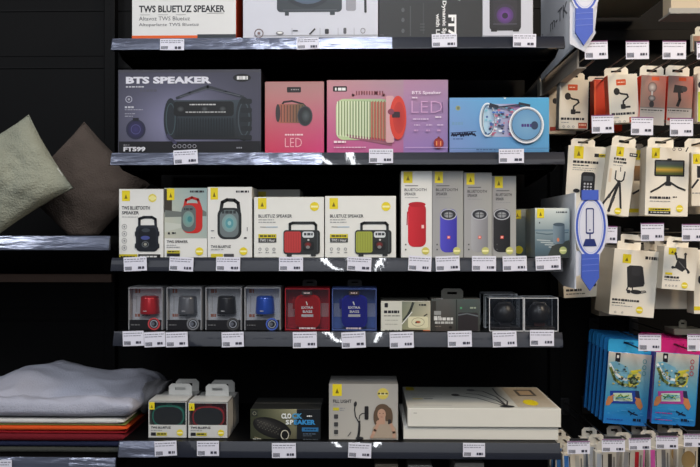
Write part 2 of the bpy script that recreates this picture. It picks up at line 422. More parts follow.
# ================================================================== TOP ROW (1)
def a1(a):
    a.text('TWS BLUETUZ SPEAKER', 139, 5, 225, 12, INK, .03)
    a.text('Altavoz TWS Bluetuz', 139, 16, 190, 20, c(90, 90, 95), .0)
    a.text('Altoparlante TWS Bluetuz', 139, 22.5, 199, 26.5, c(90, 90, 95), .0)
    for k in range(3): a.rect(140 + k * 18, 14, 150 + k * 18, 14.5, c(170, 170, 170))
    a.rect(207, 12.8, 224, 13.2, c(130, 130, 130))
    a.rect(132, 35, 197.5, 44, c(225, 92, 28)); a.rect(197.5, 34, 236, 44, c(48, 54, 60))
carton('speaker_box', 'white box lettered TWS BLUETUZ SPEAKER with orange base stripe', 'box', (132, -60, 236, 41), .02, .22, Z1, a1, c(222, 222, 220), c(196, 66, 24), c(222, 222, 220), group='speaker boxes on the top shelf')
def a2(a):
    G = c(52, 58, 64)
    a.rr(277, -40, 342, 12, 4, G); a.rect(285, 10, 289, 15.5, G); a.rect(330, 10, 335, 15, G)
    a.ell(308, -14, 26, 22, c(40, 45, 52)); a.ell(308, -14, 22, 18, c(76, 92, 112)); a.rect(283, 9.5, 337, 10.3, c(80, 86, 92))
    a.rr(346, -20, 356, 11, 2, c(150, 150, 158)); a.line([(365, -20), (365.5, 12)], 2.4, c(40, 40, 44)); a.line([(365.5, 5), (365.8, 13)], 1, c(40, 40, 44))
    a.ring(259, 33, 4.6, 4.6, .9, c(110, 90, 90)); a.ell(259, 33, 1.5, 1.5, c(130, 110, 110))
    a.ell(280, 33, 4, 2, c(120, 120, 126)); a.ell(280, 32.5, 2.6, 1, WHT)
    a.rect(293, 30, 298, 31.2, c(60, 60, 66)); a.line([(310, 34), (313, 31), (315, 29)], 1.6, c(50, 50, 55))
    a.rr(325, 29, 329, 34, 1, c(45, 45, 50)); a.rr(343.5, 28, 346.5, 34, 1, c(90, 90, 95)); a.ring(363, 31, 2.4, 2.8, .6, c(120, 120, 125))
    for x in (292, 320, 338, 354): a.rect(x, 28, x + .4, 35, c(150, 150, 156))
    a.rect(254, 35.2, 384, 35.6, c(110, 110, 116))
carton('speaker_box', 'wide white box with dark speaker picture and a row of icons', 'box', (243, -70, 378, 40), .02, .2, Z1, a2, c(206, 208, 218), c(190, 192, 202), group='speaker boxes on the top shelf')
def a3(a):
    a.rect(410, 6, 411, 36, c(70, 72, 74)); a.rect(423, 3, 424, 34, c(60, 62, 64))
    for y in (10, 20, 31): a.ell(403, y, 1.6, 2.2, c(80, 82, 84))
    def vt(t, xa, xb, ya, yb, col, b=.02):
        vs, fs = text_geo(t, b); a.mb.add([a.q(xb - (xb - xa) * (1 - v), ya + (yb - ya) * u) for u, v in vs], fs, col, a.mat); a.nx()
    vt('FT759', 448, 456.5, 15, 50, c(240, 240, 240), .05)
    vt('Dynamic Speaker', 441.5, 446.5, 1, 52, c(225, 225, 225), .03)
    vt('with LED', 436, 440, 14, 42, c(215, 215, 215), .03)
    for y in (24, 27, 30): a.rect(420, y, 425, y + .5, c(90, 92, 94))
    a.line([(454, -2), (460, 1)], .9, c(150, 150, 150))
carton('speaker_box', 'black box with large white lettering running sideways', 'box', (379, -60, 482, 40), .02, .2, Z1, a3, c(44, 45, 46), c(56, 57, 58), group='speaker boxes on the top shelf')
def a4(a):
    a.rr(489.5, -45, 521, 31, 4, c(34, 34, 38)); a.rr(493, -40, 517, 26, 5, c(44, 42, 48))
    a.ell(505, 15, 11, 11, c(52, 44, 60)); a.ell(505, 15.5, 8.5, 8.5, c(120, 60, 160), c(70, 46, 96)); a.ell(505, 16, 3, 3, c(36, 24, 52))
    a.rect(491, 28, 497, 32, c(24, 24, 26)); a.rect(513, 28, 519, 32, c(24, 24, 26)); a.rect(493, 24, 517, 24.8, c(80, 76, 90))
    a.rect(483, 36, 533, 36.6, c(130, 130, 140))
carton('speaker_box', 'white box showing a dark speaker with round purple light', 'box', (482.5, -60, 533, 40), .02, .16, Z1, a4, c(196, 198, 208), c(150, 152, 160), group='speaker boxes on the top shelf')

# ================================================================== SECOND ROW
def b1(a):
    a.grid(119, 70, 261, 153, lambda u, v: c(*(int(x * (0.62 + .62 * math.exp(-((u - .42) ** 2) / .12 - ((v - .62) ** 2) / .2))) for x in (104, 104, 128))), 16, 10)
    a.rect(119, 141, 261, 156, c(22, 22, 27)); a.rect(119, 70, 261, 72.5, c(70, 70, 80))
    a.text('BTS SPEAKER', 126, 76.5, 211.5, 83.5, c(222, 222, 232), .05)
    a.greek(126, 86, 144, 1.2, c(200, 200, 210)); a.greek(140, 89, 157, 2.6, c(84, 84, 98))
    a.ell(242, 78, 9, 4, c(26, 28, 30)); a.greek(237, 76.3, 248, (79.8) - (76.3), c(225, 225, 225))
    a.ring(129, 99, 3.4, 3.4, .7, c(180, 180, 196)); a.ell(129, 99, 1.2, 1.2, c(160, 160, 170)); a.greek(125, 106, 134, 1.8, c(190, 190, 200))
    for y, x1 in ((109, 143), (113, 136), (115.5, 133)): a.greek(125, y, x1, .8, c(160, 160, 175))
    a.ell(136, 129, 9.4, 9.8, c(58, 54, 104), c(36, 36, 58)); a.ring(136, 129, 9.8, 10, 1.4, c(44, 46, 66)); a.ring(136, 129, 5, 5, .8, c(76, 74, 120)); a.rect(133, 117.5, 139, 120.5, c(30, 30, 40))
    K = c(36, 42, 48); K2 = c(58, 68, 76)
    a.line([(177, 98), (190, 93), (208, 86.5), (226, 92), (243, 97)], 2.6, c(48, 52, 60))
    a.line([(180, 97), (208, 88.5), (240, 96)], .7, c(90, 94, 102))
    a.rr(170, 100, 248, 139, 5, K2, c(30, 33, 36))
    a.ell(171, 119, 7, 21, K); a.ell(244, 119, 8, 22, K); a.ring(244, 119, 6, 17, 1.2, c(66, 74, 80)); a.ring(171, 119, 5, 16, 1, c(62, 78, 84))
    for k in range(5): a.rr(240 + k % 2, 99 + k * 9, 252, 104 + k * 9, 1.5, c(30, 34, 38))
    a.rr(174, 101.5, 234, 116, 3, c(24, 26, 28))
    for x, r in ((181, 3.4), (205, 3), (223, 3.2)): a.ell(x, 109, r, r * .8, c(80, 84, 86), c(40, 42, 44))
    a.greek(190, 104, 216, 1.2, c(200, 200, 200)); a.greek(186, 111.5, 226, 1.2, c(170, 170, 170), 3)
    for k in range(22): a.rect(176 + k * 2.7, 118, 177 + k * 2.7, 136, c(30, 36, 40))
    a.line([(168, 135), (176, 143)], 3, c(60, 58, 84))
    a.text('FT599', 124, 146.5, 146, 151.3, c(210, 210, 216), .05); a.greek(124, 144.4, 130, .7, c(160, 160, 165))
    for k in range(5): a.ring(175 + k * 5, 146, 1.9, 1.9, .5, c(160, 160, 168))
    a.greek(237, 147, 243, 1.4, c(150, 150, 160))
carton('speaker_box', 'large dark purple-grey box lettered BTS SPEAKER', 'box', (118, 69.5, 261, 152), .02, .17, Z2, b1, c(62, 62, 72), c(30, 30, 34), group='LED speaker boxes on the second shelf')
def b2(a):
    a.grid(265, 82, 324, 153, lambda u, v: c(int(178 + 26 * v), int(134 - 76 * v ** 1.3), int(132 - 42 * v + 26 * u * v)), 4, 8)
    a.rr(287, 87, 301, 92.5, 1, c(40, 36, 38)); a.greek(291, 89, 299, 1.2, c(150, 140, 140))
    a.line([(281, 106), (284, 102), (292, 101), (303, 104), (306, 107)], 1.8, c(44, 40, 42))
    a.rr(277, 104, 305, 123, 3, c(176, 100, 84), c(92, 88, 62), True)
    for k in range(8): a.rect(281 + k * 3, 105, 281.7 + k * 3, 122, c(70, 60, 56))
    a.ell(278, 113, 2.4, 9, c(60, 54, 56)); a.ell(305, 116, 7.6, 10, c(42, 44, 48)); a.ell(306, 116, 5, 7, c(80, 88, 90), c(40, 42, 44)); a.ring(305, 116, 7.6, 10, 1, c(70, 70, 74))
    a.greek(285, 134, 303, 1.4, c(240, 210, 215)); 
    a.text('LED', 285, 138, 302, 147, c(235, 180, 190), -.01)
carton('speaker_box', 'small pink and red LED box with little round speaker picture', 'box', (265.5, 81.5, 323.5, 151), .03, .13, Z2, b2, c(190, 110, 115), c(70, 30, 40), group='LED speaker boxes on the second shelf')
def b3(a):
    a.grid(327, 80, 403.5, 153, lambda u, v: c(int(196 - 26 * u), int(142 - 62 * v * (1 - .3 * u)), int(146 + 10 * u - 10 * v)), 8, 8)
    a.grid(403.5, 80, 448, 153, lambda u, v: c(int(176 - 30 * v - 12 * u), int(132 - 18 * v), int(160 + 14 * v)), 4, 8)
    a.rr(333, 86, 347, 91.5, 1, c(38, 32, 34)); a.greek(338, 87.6, 346, (90.4) - (87.6), c(235, 235, 235)); a.rect(335, 87.6, 336.6, 90.4, WHT)
    a.line([(349, 101), (353, 95), (362, 92), (376, 93), (384, 95), (387, 104)], 3.0, c(190, 130, 140))
    for k in range(11): a.rect(356 + k * 2.6, 91, 357.2 + k * 2.6, 95, c(120, 60, 70))
    a.rr(336, 99, 390, 140, 8, c(196, 212, 160), c(150, 176, 140), True)
    a.poly([(345, 134), (392, 140), (392, 146), (350, 138)], c(150, 90, 110))
    for k in range(18): a.rect(337 + k * 2.85, 101 + abs(k - 4) * .1, 338.1 + k * 2.85, 136 + k * .32, c(232, 236, 206) if k < 12 else c(200, 90, 80))
    for k in range(17): a.rect(338.4 + k * 2.85, 101, 339.1 + k * 2.85, 135 + k * .32, c(110, 128, 84) if k < 12 else c(150, 40, 44))
    a.rr(386, 96, 394, 143, 2, c(206, 160, 165)); a.ell(398, 118, 8.4, 22, c(206, 62, 46)); a.ell(399, 118, 6, 16, c(170, 40, 36), c(190, 52, 42)); a.rr(392, 112, 400, 118, 1, c(50, 30, 40)); a.ell(391, 112, 3.2, 3, c(130, 60, 80))
    a.greek(334, 141, 346, 2, c(240, 220, 225)); a.greek(334, 147, 366, 1, c(220, 190, 205)); 
    a.text('BTS Speaker', 412, 91.5, 441, 95.5, c(238, 225, 238), .01); a.greek(412, 97.5, 418, 1.2, c(230, 215, 230))
    a.text('LED', 411.5, 101.5, 442, 113, c(204, 160, 200), -.02); a.line([(442, 103), (442.6, 113)], .7, c(90, 60, 110))
    a.greek(413, 119, 429, .9, c(220, 200, 225)); a.greek(435, 117, 441, 1, c(230, 220, 230))
    for x in (414, 426, 437): a.greek(x, 125, x + 6, .8, c(220, 200, 225)); a.greek(x, 130, x + 4, 1.6, c(190, 150, 190))
    a.ell(438.5, 143.5, 5, 5.4, c(176, 56, 44), c(130, 36, 40)); a.rect(437.5, 137, 439.5, 139.5, c(110, 40, 40)); a.rect(436, 141.5, 437, 146, c(230, 150, 90)); a.rect(440, 141.5, 441, 146, c(230, 150, 90))
    a.rect(405, 147.5, 448, 148, c(200, 170, 210))
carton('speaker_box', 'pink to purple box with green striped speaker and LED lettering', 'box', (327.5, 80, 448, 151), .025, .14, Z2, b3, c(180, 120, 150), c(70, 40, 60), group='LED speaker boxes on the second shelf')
def b4(a):
    a.grid(449.5, 98, 549, 153, lambda u, v: c(int(96 + 16 * math.sin(3 * u + 2) + 8 * v), int(158 - 16 * v + 6 * u), int(206 - 12 * v)), 10, 6)
    a.ell(458, 108, 2.5, 2.5, c(150, 160, 120)); a.rr(457, 106.5, 459.5, 109.5, .5, c(110, 120, 90)); a.greek(452, 122, 464, 3, c(110, 150, 185))
    rnd = random.Random(5)
    a.line([(451.5 + k * 1.2, 135.5 + (-2.3 if k % 2 else 0) + rnd.uniform(-1, 1)) for k in range(21)], 1.5, c(24, 34, 66))
    a.line([(451, 133), (476, 131.5)], .8, c(30, 40, 80)); a.greek(453, 138.5, 463, 1, c(60, 90, 140))
    a.ell(487, 120, 7.4, 16, c(190, 205, 215)); 
    a.rr(484, 104, 520, 137, 4, c(170, 205, 225), c(150, 110, 160), True)
    for k in range(70):
        x = rnd.uniform(485, 514); y = rnd.uniform(107, 135)
        a.ell(x, y, rnd.uniform(.8, 2.2), rnd.uniform(.6, 1.4), rnd.choice([c(220, 230, 240), c(70, 100, 160), c(190, 110, 140), c(60, 60, 90), c(120, 190, 210)]), n=6)
    a.ring(487, 120, 7.8, 17, 1.2, c(225, 232, 238)); a.ring(488, 120, 6.4, 15, .7, c(60, 80, 110))
    a.line([(489, 107), (498, 107.5), (504, 107), (520, 105), (527, 105.5)], 1.5, c(40, 48, 66)); a.line([(490, 105), (497, 107)], 3, c(34, 40, 54)); a.line([(519, 104), (529, 106)], 2.6, c(34, 40, 54))
    a.greek(492, 112, 504, 1.6, c(70, 110, 190))
    a.ell(526, 125.5, 17.4, 18.4, c(48, 62, 84)); a.ring(526, 125.5, 17.4, 18.4, 1.5, c(226, 230, 236)); a.ring(526, 125.5, 15.6, 16.6, .8, c(170, 185, 200)); a.ell(526, 125.2, 14.6, 15.4, c(120, 164, 196), c(96, 146, 188))
    a.ell(534, 126, 3.6, 4.2, c(46, 62, 92)); a.greek(521, 124.4, 531, 3, c(70, 50, 120)); a.ring(526, 125.2, 14.8, 15.6, .5, c(40, 50, 70))
    a.rect(450, 148.5, 549, 149, c(70, 110, 150)); a.greek(476, 149.5, 500, 1, c(60, 90, 130)); a.poly([(503, 98), (506, 98), (504.5, 99.8)], WHT)
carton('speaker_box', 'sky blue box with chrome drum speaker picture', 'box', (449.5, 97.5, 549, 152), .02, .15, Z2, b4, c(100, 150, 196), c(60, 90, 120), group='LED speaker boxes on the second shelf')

# ================================================================== THIRD ROW
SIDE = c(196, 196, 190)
def c1(a):
    ytag(a, 122, 190.5, 130, 201); badge(a, 152.5, 198, 4.4, c(222, 208, 90)); a.ell(152.5, 198, 2.6, 2.6, c(235, 228, 150))
    a.text('TWS BLUETOOTH', 122, 206, 150, 209.6, INK, .02); a.text('SPEAKER', 122, 211, 139, 214.2, INK, .02); a.greek(122, 216.5, 138, .6, GRY)
    for k in range(4): a.ring(124.5, 226.5 + k * 7, 2.6, 2.6, .5, c(150, 150, 150)); a.ell(124.5, 226.5 + k * 7, .9, .9, GRY)
    K = c(30, 34, 42)
    a.line([(139.5, 227), (139.5, 218.5), (144, 217), (152, 217), (155.5, 219), (156, 228)], 2.6, K)
    a.rr(136, 225, 158.5, 251, 4.5, c(40, 46, 56), c(24, 28, 36)); a.rr(138.5, 227.5, 156, 247, 3, c(22, 26, 34))
    for y in (231, 243): a.rr(135, y, 138, y + 5, 1, K); a.rr(156.5, y, 159.6, y + 5, 1, K)
    a.ell(146, 230, 4.2, 2, c(60, 66, 74)); a.ell(145.5, 237.5, 4.6, 2, c(70, 80, 140)); a.ring(145.5, 244, 3.6, 3, .8, c(100, 105, 110)); a.ell(145.5, 244, 1.6, 1.4, c(150, 150, 140))
    a.rect(119.5, 253.8, 137.5, 262, c(190, 176, 30)); a.greek(121, 255.6, 135, 1.4, INK); a.rect(138.5, 253.8, 160.5, 262, c(30, 30, 32)); a.greek(140, 255.4, 158, 1.4, c(210, 210, 210))
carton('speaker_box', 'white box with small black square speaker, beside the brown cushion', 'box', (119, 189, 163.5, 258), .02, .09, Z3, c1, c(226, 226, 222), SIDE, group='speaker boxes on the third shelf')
def speakerpic(a, x0, y0, x1, y1, body, grille, cone, hcol):
    w_ = x1 - x0; h_ = y1 - y0
    a.line([(x0 + w_ * .14, y0 + h_ * .3), (x0 + w_ * .2, y0 + h_ * .08), (x0 + w_ * .4, y0 + h_ * .02), (x0 + w_ * .7, y0 + h_ * .03), (x0 + w_ * .86, y0 + h_ * .1), (x0 + w_ * .9, y0 + h_ * .3)], w_ * .14, hcol)
    a.rr(x0, y0 + h_ * .22, x1, y1, w_ * .3, body)
    a.rr(x0 + w_ * .1, y0 + h_ * .27, x1 - w_ * .12, y1 - h_ * .05, w_ * .26, grille)
def c2(a):
    a.grid(164.5, 188, 207, 238, lambda u, v: c(int(176 - 30 * u + 20 * v), int(186 - 16 * u + 8 * v), int(176 - 4 * u)), 6, 6)
    a.rect(164.5, 189, 172, 212, c(64, 58, 50)); a.poly([(165, 210), (185, 212), (200, 208), (206.5, 212), (206.5, 216), (165, 217)], c(110, 116, 112))
    a.poly([(165, 222), (190, 225), (165, 232)], c(196, 200, 190)); ytag(a, 167, 188.5, 174.5, 200)
    a.greek(190, 190.5, 204, 2, INK, 3)
    a.line([(184.5, 207), (186, 200), (192, 197.5), (198, 199.5), (200.5, 207)], 2.6, c(186, 42, 38)); a.rr(182, 203, 202.5, 233, 7, c(196, 44, 40)); a.rr(181.5, 205, 196, 231.5, 6, c(96, 104, 104)); a.greek(184, 208, 193, 2, c(56, 60, 62)); a.ell(188.5, 219, 5.8, 8, c(96, 160, 156), c(126, 146, 140)); a.ell(190, 219, 2.4, 3, c(70, 130, 134))
    a.greek(168, 232, 170, (234) - (232), INK); a.greek(172, 232, 176, 1.6, INK)
    a.text('TWS SPEAKER', 167, 240, 188, 242.6, INK, .015); a.greek(167, 244.5, 176, .7, GRY); a.greek(167, 246.5, 180, .7, GRY)
    a.rect(167, 250, 180, 253, c(196, 184, 50)); a.rect(167, 253, 180, 256, INK); a.greek(168, 250.8, 179, 1.2, INK); badge(a, 199.5, 251, 4.2)
carton('speaker_box', 'white box showing a red portable speaker on a beach photo', 'box', (164.3, 188, 207, 258), .02, .09, Z3, c2, c(226, 226, 222), SIDE, group='speaker boxes on the third shelf')
def c3(a):
    ytag(a, 210.5, 187.8, 218, 199.5); a.greek(236, 190.6, 249, 2, INK, 5)
    speakerpic(a, 217.5, 199, 241.5, 239, c(38, 42, 44), c(108, 118, 120), None, c(36, 38, 40))
    a.greek(222, 210.5, 237, 3, c(52, 58, 60)); a.ell(229.5, 223, 7.6, 9, c(120, 182, 184), c(128, 150, 150)); a.ell(229.5, 223, 4, 5, c(90, 150, 158)); a.ell(229.5, 223, 1.8, 2.2, c(150, 190, 190))
    a.greek(211, 230, 215, 1, GRY); a.greek(211, 237, 215, 1, GRY); a.rect(247, 227, 247.6, 231, INK); a.greek(244, 237, 248, 1.5, INK)
    a.text('TWS BLUETUZ', 211, 245, 231, 247.6, INK, .015); a.greek(211, 249, 224, .7, GRY); a.rect(211, 253.6, 223, 259, c(205, 190, 50)); a.rect(224, 253.6, 234, 259, c(70, 70, 72)); badge(a, 243.5, 251, 4.2)
carton('speaker_box', 'white box showing a black and teal speaker with carry handle', 'box', (207.5, 187, 252, 258), .02, .10, Z3, c3, c(226, 226, 222), SIDE, group='speaker boxes on the third shelf')
carton('speaker_box', 'white box tucked behind the red radio box, only its top showing', 'box', (254, 189.5, 300, 250), .17, .10, Z3, lambda a: ytag(a, 258, 191.5, 266, 202), c(206, 206, 200), SIDE, group='speaker boxes on the third shelf')
def radio(x, col):
    def f(a):
        ytag(a, x + 4, 198, x + 12.5, 209); badge(a, x + 60.5, 206.5, 4.8)
        a.text('BLUETUZ SPEAKER', x + 4.5, 214.4, x + 38, 217.6, INK, .015); a.greek(x + 4.5, 219.4, x + 20, .8, GRY); a.greek(x + 4.5, 221.8, x + 22, .8, GRY)
        a.rect(x + 6, 226.7, x + 12, 227.2, c(90, 90, 90)); a.rect(x + 12, 226.7, x + 24, 227.2, c(90, 150, 190))
        a.rect(x + 4.5, 234, x + 22.5, 238, c(205, 192, 44)); a.rect(x + 4.5, 238, x + 22.5, 242.4, c(62, 62, 62)); a.greek(x + 6, 235.2, x + 21, 1.6, INK); a.text('TWS 1 Hour', x + 6, 238.8, x + 21, 241.6, c(210, 210, 210), .02)
        for k in range(3): a.ring(x + 6 + 7 * k, 249, 1.5, 1.5, .5, GRY); a.greek(x + 4.6 + 7 * k, 252, x + 8 + 7 * k, .7, GRY)
        K = c(46, 49, 50)
        a.line([(x + 36, 232), (x + 36, 224), (x + 39, 222.8), (x + 60, 222.8), (x + 62, 225), (x + 62, 232)], 2.6, K)
        a.rr(x + 29.5, 230, x + 66, 254, 3, K); a.rect(x + 33, 253, x + 38, 256.3, K); a.rect(x + 57, 253, x + 62, 256, K)
        a.rr(x + 30.5, 231.5, x + 47, 252.5, 2, col)
        for k in range(6): a.rect(x + 32 + k * 2.5, 233, x + 32.5 + k * 2.5, 251, tuple(v * .72 for v in col[:3]) + (1,))
        a.rr(x + 48.5, 231.5, x + 60, 237.6, 2, c(216, 220, 222)); a.greek(x + 50, 232.8, x + 59, 2.6, c(70, 74, 78)); a.ell(x + 54.5, 239.8, 1, 1, c(200, 200, 200))
        a.rr(x + 49, 241.5, x + 60, 250, 2, c(30, 32, 33)); a.ell(x + 54, 244.6, 3.6, 3, c(140, 40, 38), c(60, 40, 40)); a.ell(x + 54, 247, 2, 1.6, c(130, 130, 130))
        a.rect(x + 63, 232, x + 63.7, 252, c(80, 84, 86))
    return f
carton('speaker_box', 'white box picturing a black radio with red grille', 'box', (254, 197, 324, 258), .02, .12, Z3, radio(254, c(186, 62, 62)), c(228, 228, 222), SIDE, group='speaker boxes on the third shelf')
carton('speaker_box', 'white box picturing a black radio with yellow-green grille', 'box', (325, 196, 396, 258), .02, .12, Z3, radio(325.5, c(158, 166, 70)), c(228, 228, 222), SIDE, group='speaker boxes on the third shelf')
def tall(x0, x1, y0, cx, ca, cb, white):
    def f(a):
        if not white: a.grid(x0, y0, x1, 260, lambda u, v: c(*([int(150 + 14 * v + 6 * u)] * 2 + [int(152 + 12 * v)])), 2, 4)
        ytag(a, x0 + 2.5, y0 + .5, x0 + 11.5 if white else x0 + 10.5, y0 + 12)
        m = x1 - x0
        a.rect(x0 + 4, y0 + 14.4, x0 + 17, y0 + 15.2, c(80, 80, 84))
        a.text('BLUETOOTH', x0 + 3.5, y0 + 17.4, x0 + m * .82, y0 + 20.2, INK, .015); a.text('SPEAKER', x0 + 3.5, y0 + 21.6, x0 + m * .48, y0 + 24.4, INK, .015)
        a.greek(x0 + 4, y0 + 26.4, x0 + 18, .6, GRY)
        if white:
            a.rr(cx - 9, 203.5, cx + 9, 247, 6, ca, cb, True); a.ell(cx, 204.5, 8.6, 2.6, cb); a.line([(cx - 9.5, 212), (cx - 10, 225)], 1, cb)
            a.rect(cx + 4.5, 225, cx + 7, 228.4, c(235, 200, 195))
        else:
            a.rr(cx - 8.4, 209, cx + 8.4, 252.5, 6, ca, cb, True); a.ell(cx, 214.6, 8, 5.4, c(44, 46, 54)); a.ring(cx, 214.6, 8.2, 5.6, 1, c(178, 180, 186)); a.ell(cx, 215, 4.6, 3, c(186, 190, 192), c(120, 122, 126)); a.line([(cx - 4, 215), (cx + 4, 215)], .8, c(50, 50, 54)); a.line([(cx, 212.5), (cx, 218)], .8, c(50, 50, 54))
            a.rr(cx - 1.4, 236, cx + 1.8, 239, .5, c(216, 90, 80)); a.rect(cx - .8, 236.6, cx + 1, 238.2, c(240, 190, 180))
        badge(a, x1 - 6.5, 251, 4, c(206, 196, 96) if white else c(196, 196, 120))
        for y in (243, 248): a.rect(x0 + 4, y + 6 - 5, x0 + 5.4, y + 2.4, c(80, 80, 80))
    return f
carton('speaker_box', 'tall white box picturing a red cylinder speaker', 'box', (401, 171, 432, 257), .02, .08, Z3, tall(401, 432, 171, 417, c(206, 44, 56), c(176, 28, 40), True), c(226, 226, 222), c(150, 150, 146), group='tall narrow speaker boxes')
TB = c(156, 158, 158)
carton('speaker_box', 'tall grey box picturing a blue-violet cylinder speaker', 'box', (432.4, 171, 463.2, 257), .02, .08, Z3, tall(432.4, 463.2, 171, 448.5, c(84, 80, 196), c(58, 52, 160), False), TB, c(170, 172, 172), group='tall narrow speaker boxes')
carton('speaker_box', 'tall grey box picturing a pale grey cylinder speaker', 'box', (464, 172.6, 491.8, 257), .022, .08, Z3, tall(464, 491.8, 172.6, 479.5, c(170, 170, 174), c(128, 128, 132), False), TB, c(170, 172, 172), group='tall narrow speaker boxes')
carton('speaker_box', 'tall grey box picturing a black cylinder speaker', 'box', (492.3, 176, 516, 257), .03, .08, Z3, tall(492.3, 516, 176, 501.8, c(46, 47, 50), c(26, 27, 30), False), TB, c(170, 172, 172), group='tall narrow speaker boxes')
def sea(x0, dim=1.0):
    def f(a):
        a.rect(x0, 208, x0 + 34, 212, c(214, 220, 214)); a.grid(x0, 210, x0 + 34.5, 262, lambda u, v: c(int(206 - 130 * min(1, v * 1.25)), int(214 - 120 * min(1, v * 1.2)), int(210 - 106 * min(1, v * 1.15))), 3, 8)
        a.rect(x0, 229.5, x0 + 34, 231.5, c(112, 134, 146)); a.line([(x0 + 1, 233), (x0 + 12, 234.5), (x0 + 33, 232.6)], 1.2, c(86, 108, 120))
        for k in range(5): a.line([(x0 + 2 + k * 4, 240 + k * 2.4), (x0 + 15 + k * 3, 241 + k * 2.2)], 1, c(180, 190, 190))
        a.poly([(x0 + 17, 246), (x0 + 34.5, 240), (x0 + 34.5, 262), (x0 + 12, 262)], c(60, 66, 62))
        ytag(a, x0 + 2, 208.6, x0 + 9, 218); a.greek(x0 + 21, 211.5, x0 + 32, 1.4, c(70, 76, 80)); a.rect(x0 + 4, 222, x0 + 5, 223.6, INK)
        a.rr(x0 + 18, 223, x0 + 29.5, 244, 3, c(124, 144, 156), c(84, 100, 112), True); a.ell(x0 + 23.7, 224.6, 5.7, 1.8, c(70, 86, 98)); a.ell(x0 + 23, 240, 1.2, 2, c(215, 130, 90)); badge(a, x0 + 28, 250.6, 4, c(198, 204, 130))
    return f
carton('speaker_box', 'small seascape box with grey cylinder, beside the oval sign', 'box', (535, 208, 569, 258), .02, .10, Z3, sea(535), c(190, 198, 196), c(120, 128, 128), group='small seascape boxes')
carton('speaker_box', 'seascape box half hidden behind the one at the shelf end', 'box', (513, 209, 545, 252), .135, .10, Z3, lambda a: (a.grid(513, 210, 545, 256, lambda u, v: c(150 - int(80 * v), 156 - int(76 * v), 150 - int(70 * v)), 2, 5), ytag(a, 514, 210, 521, 219), a.ell(519, 250, 4, 4, YEL)), c(150, 156, 152), c(100, 108, 108), group='small seascape boxes')

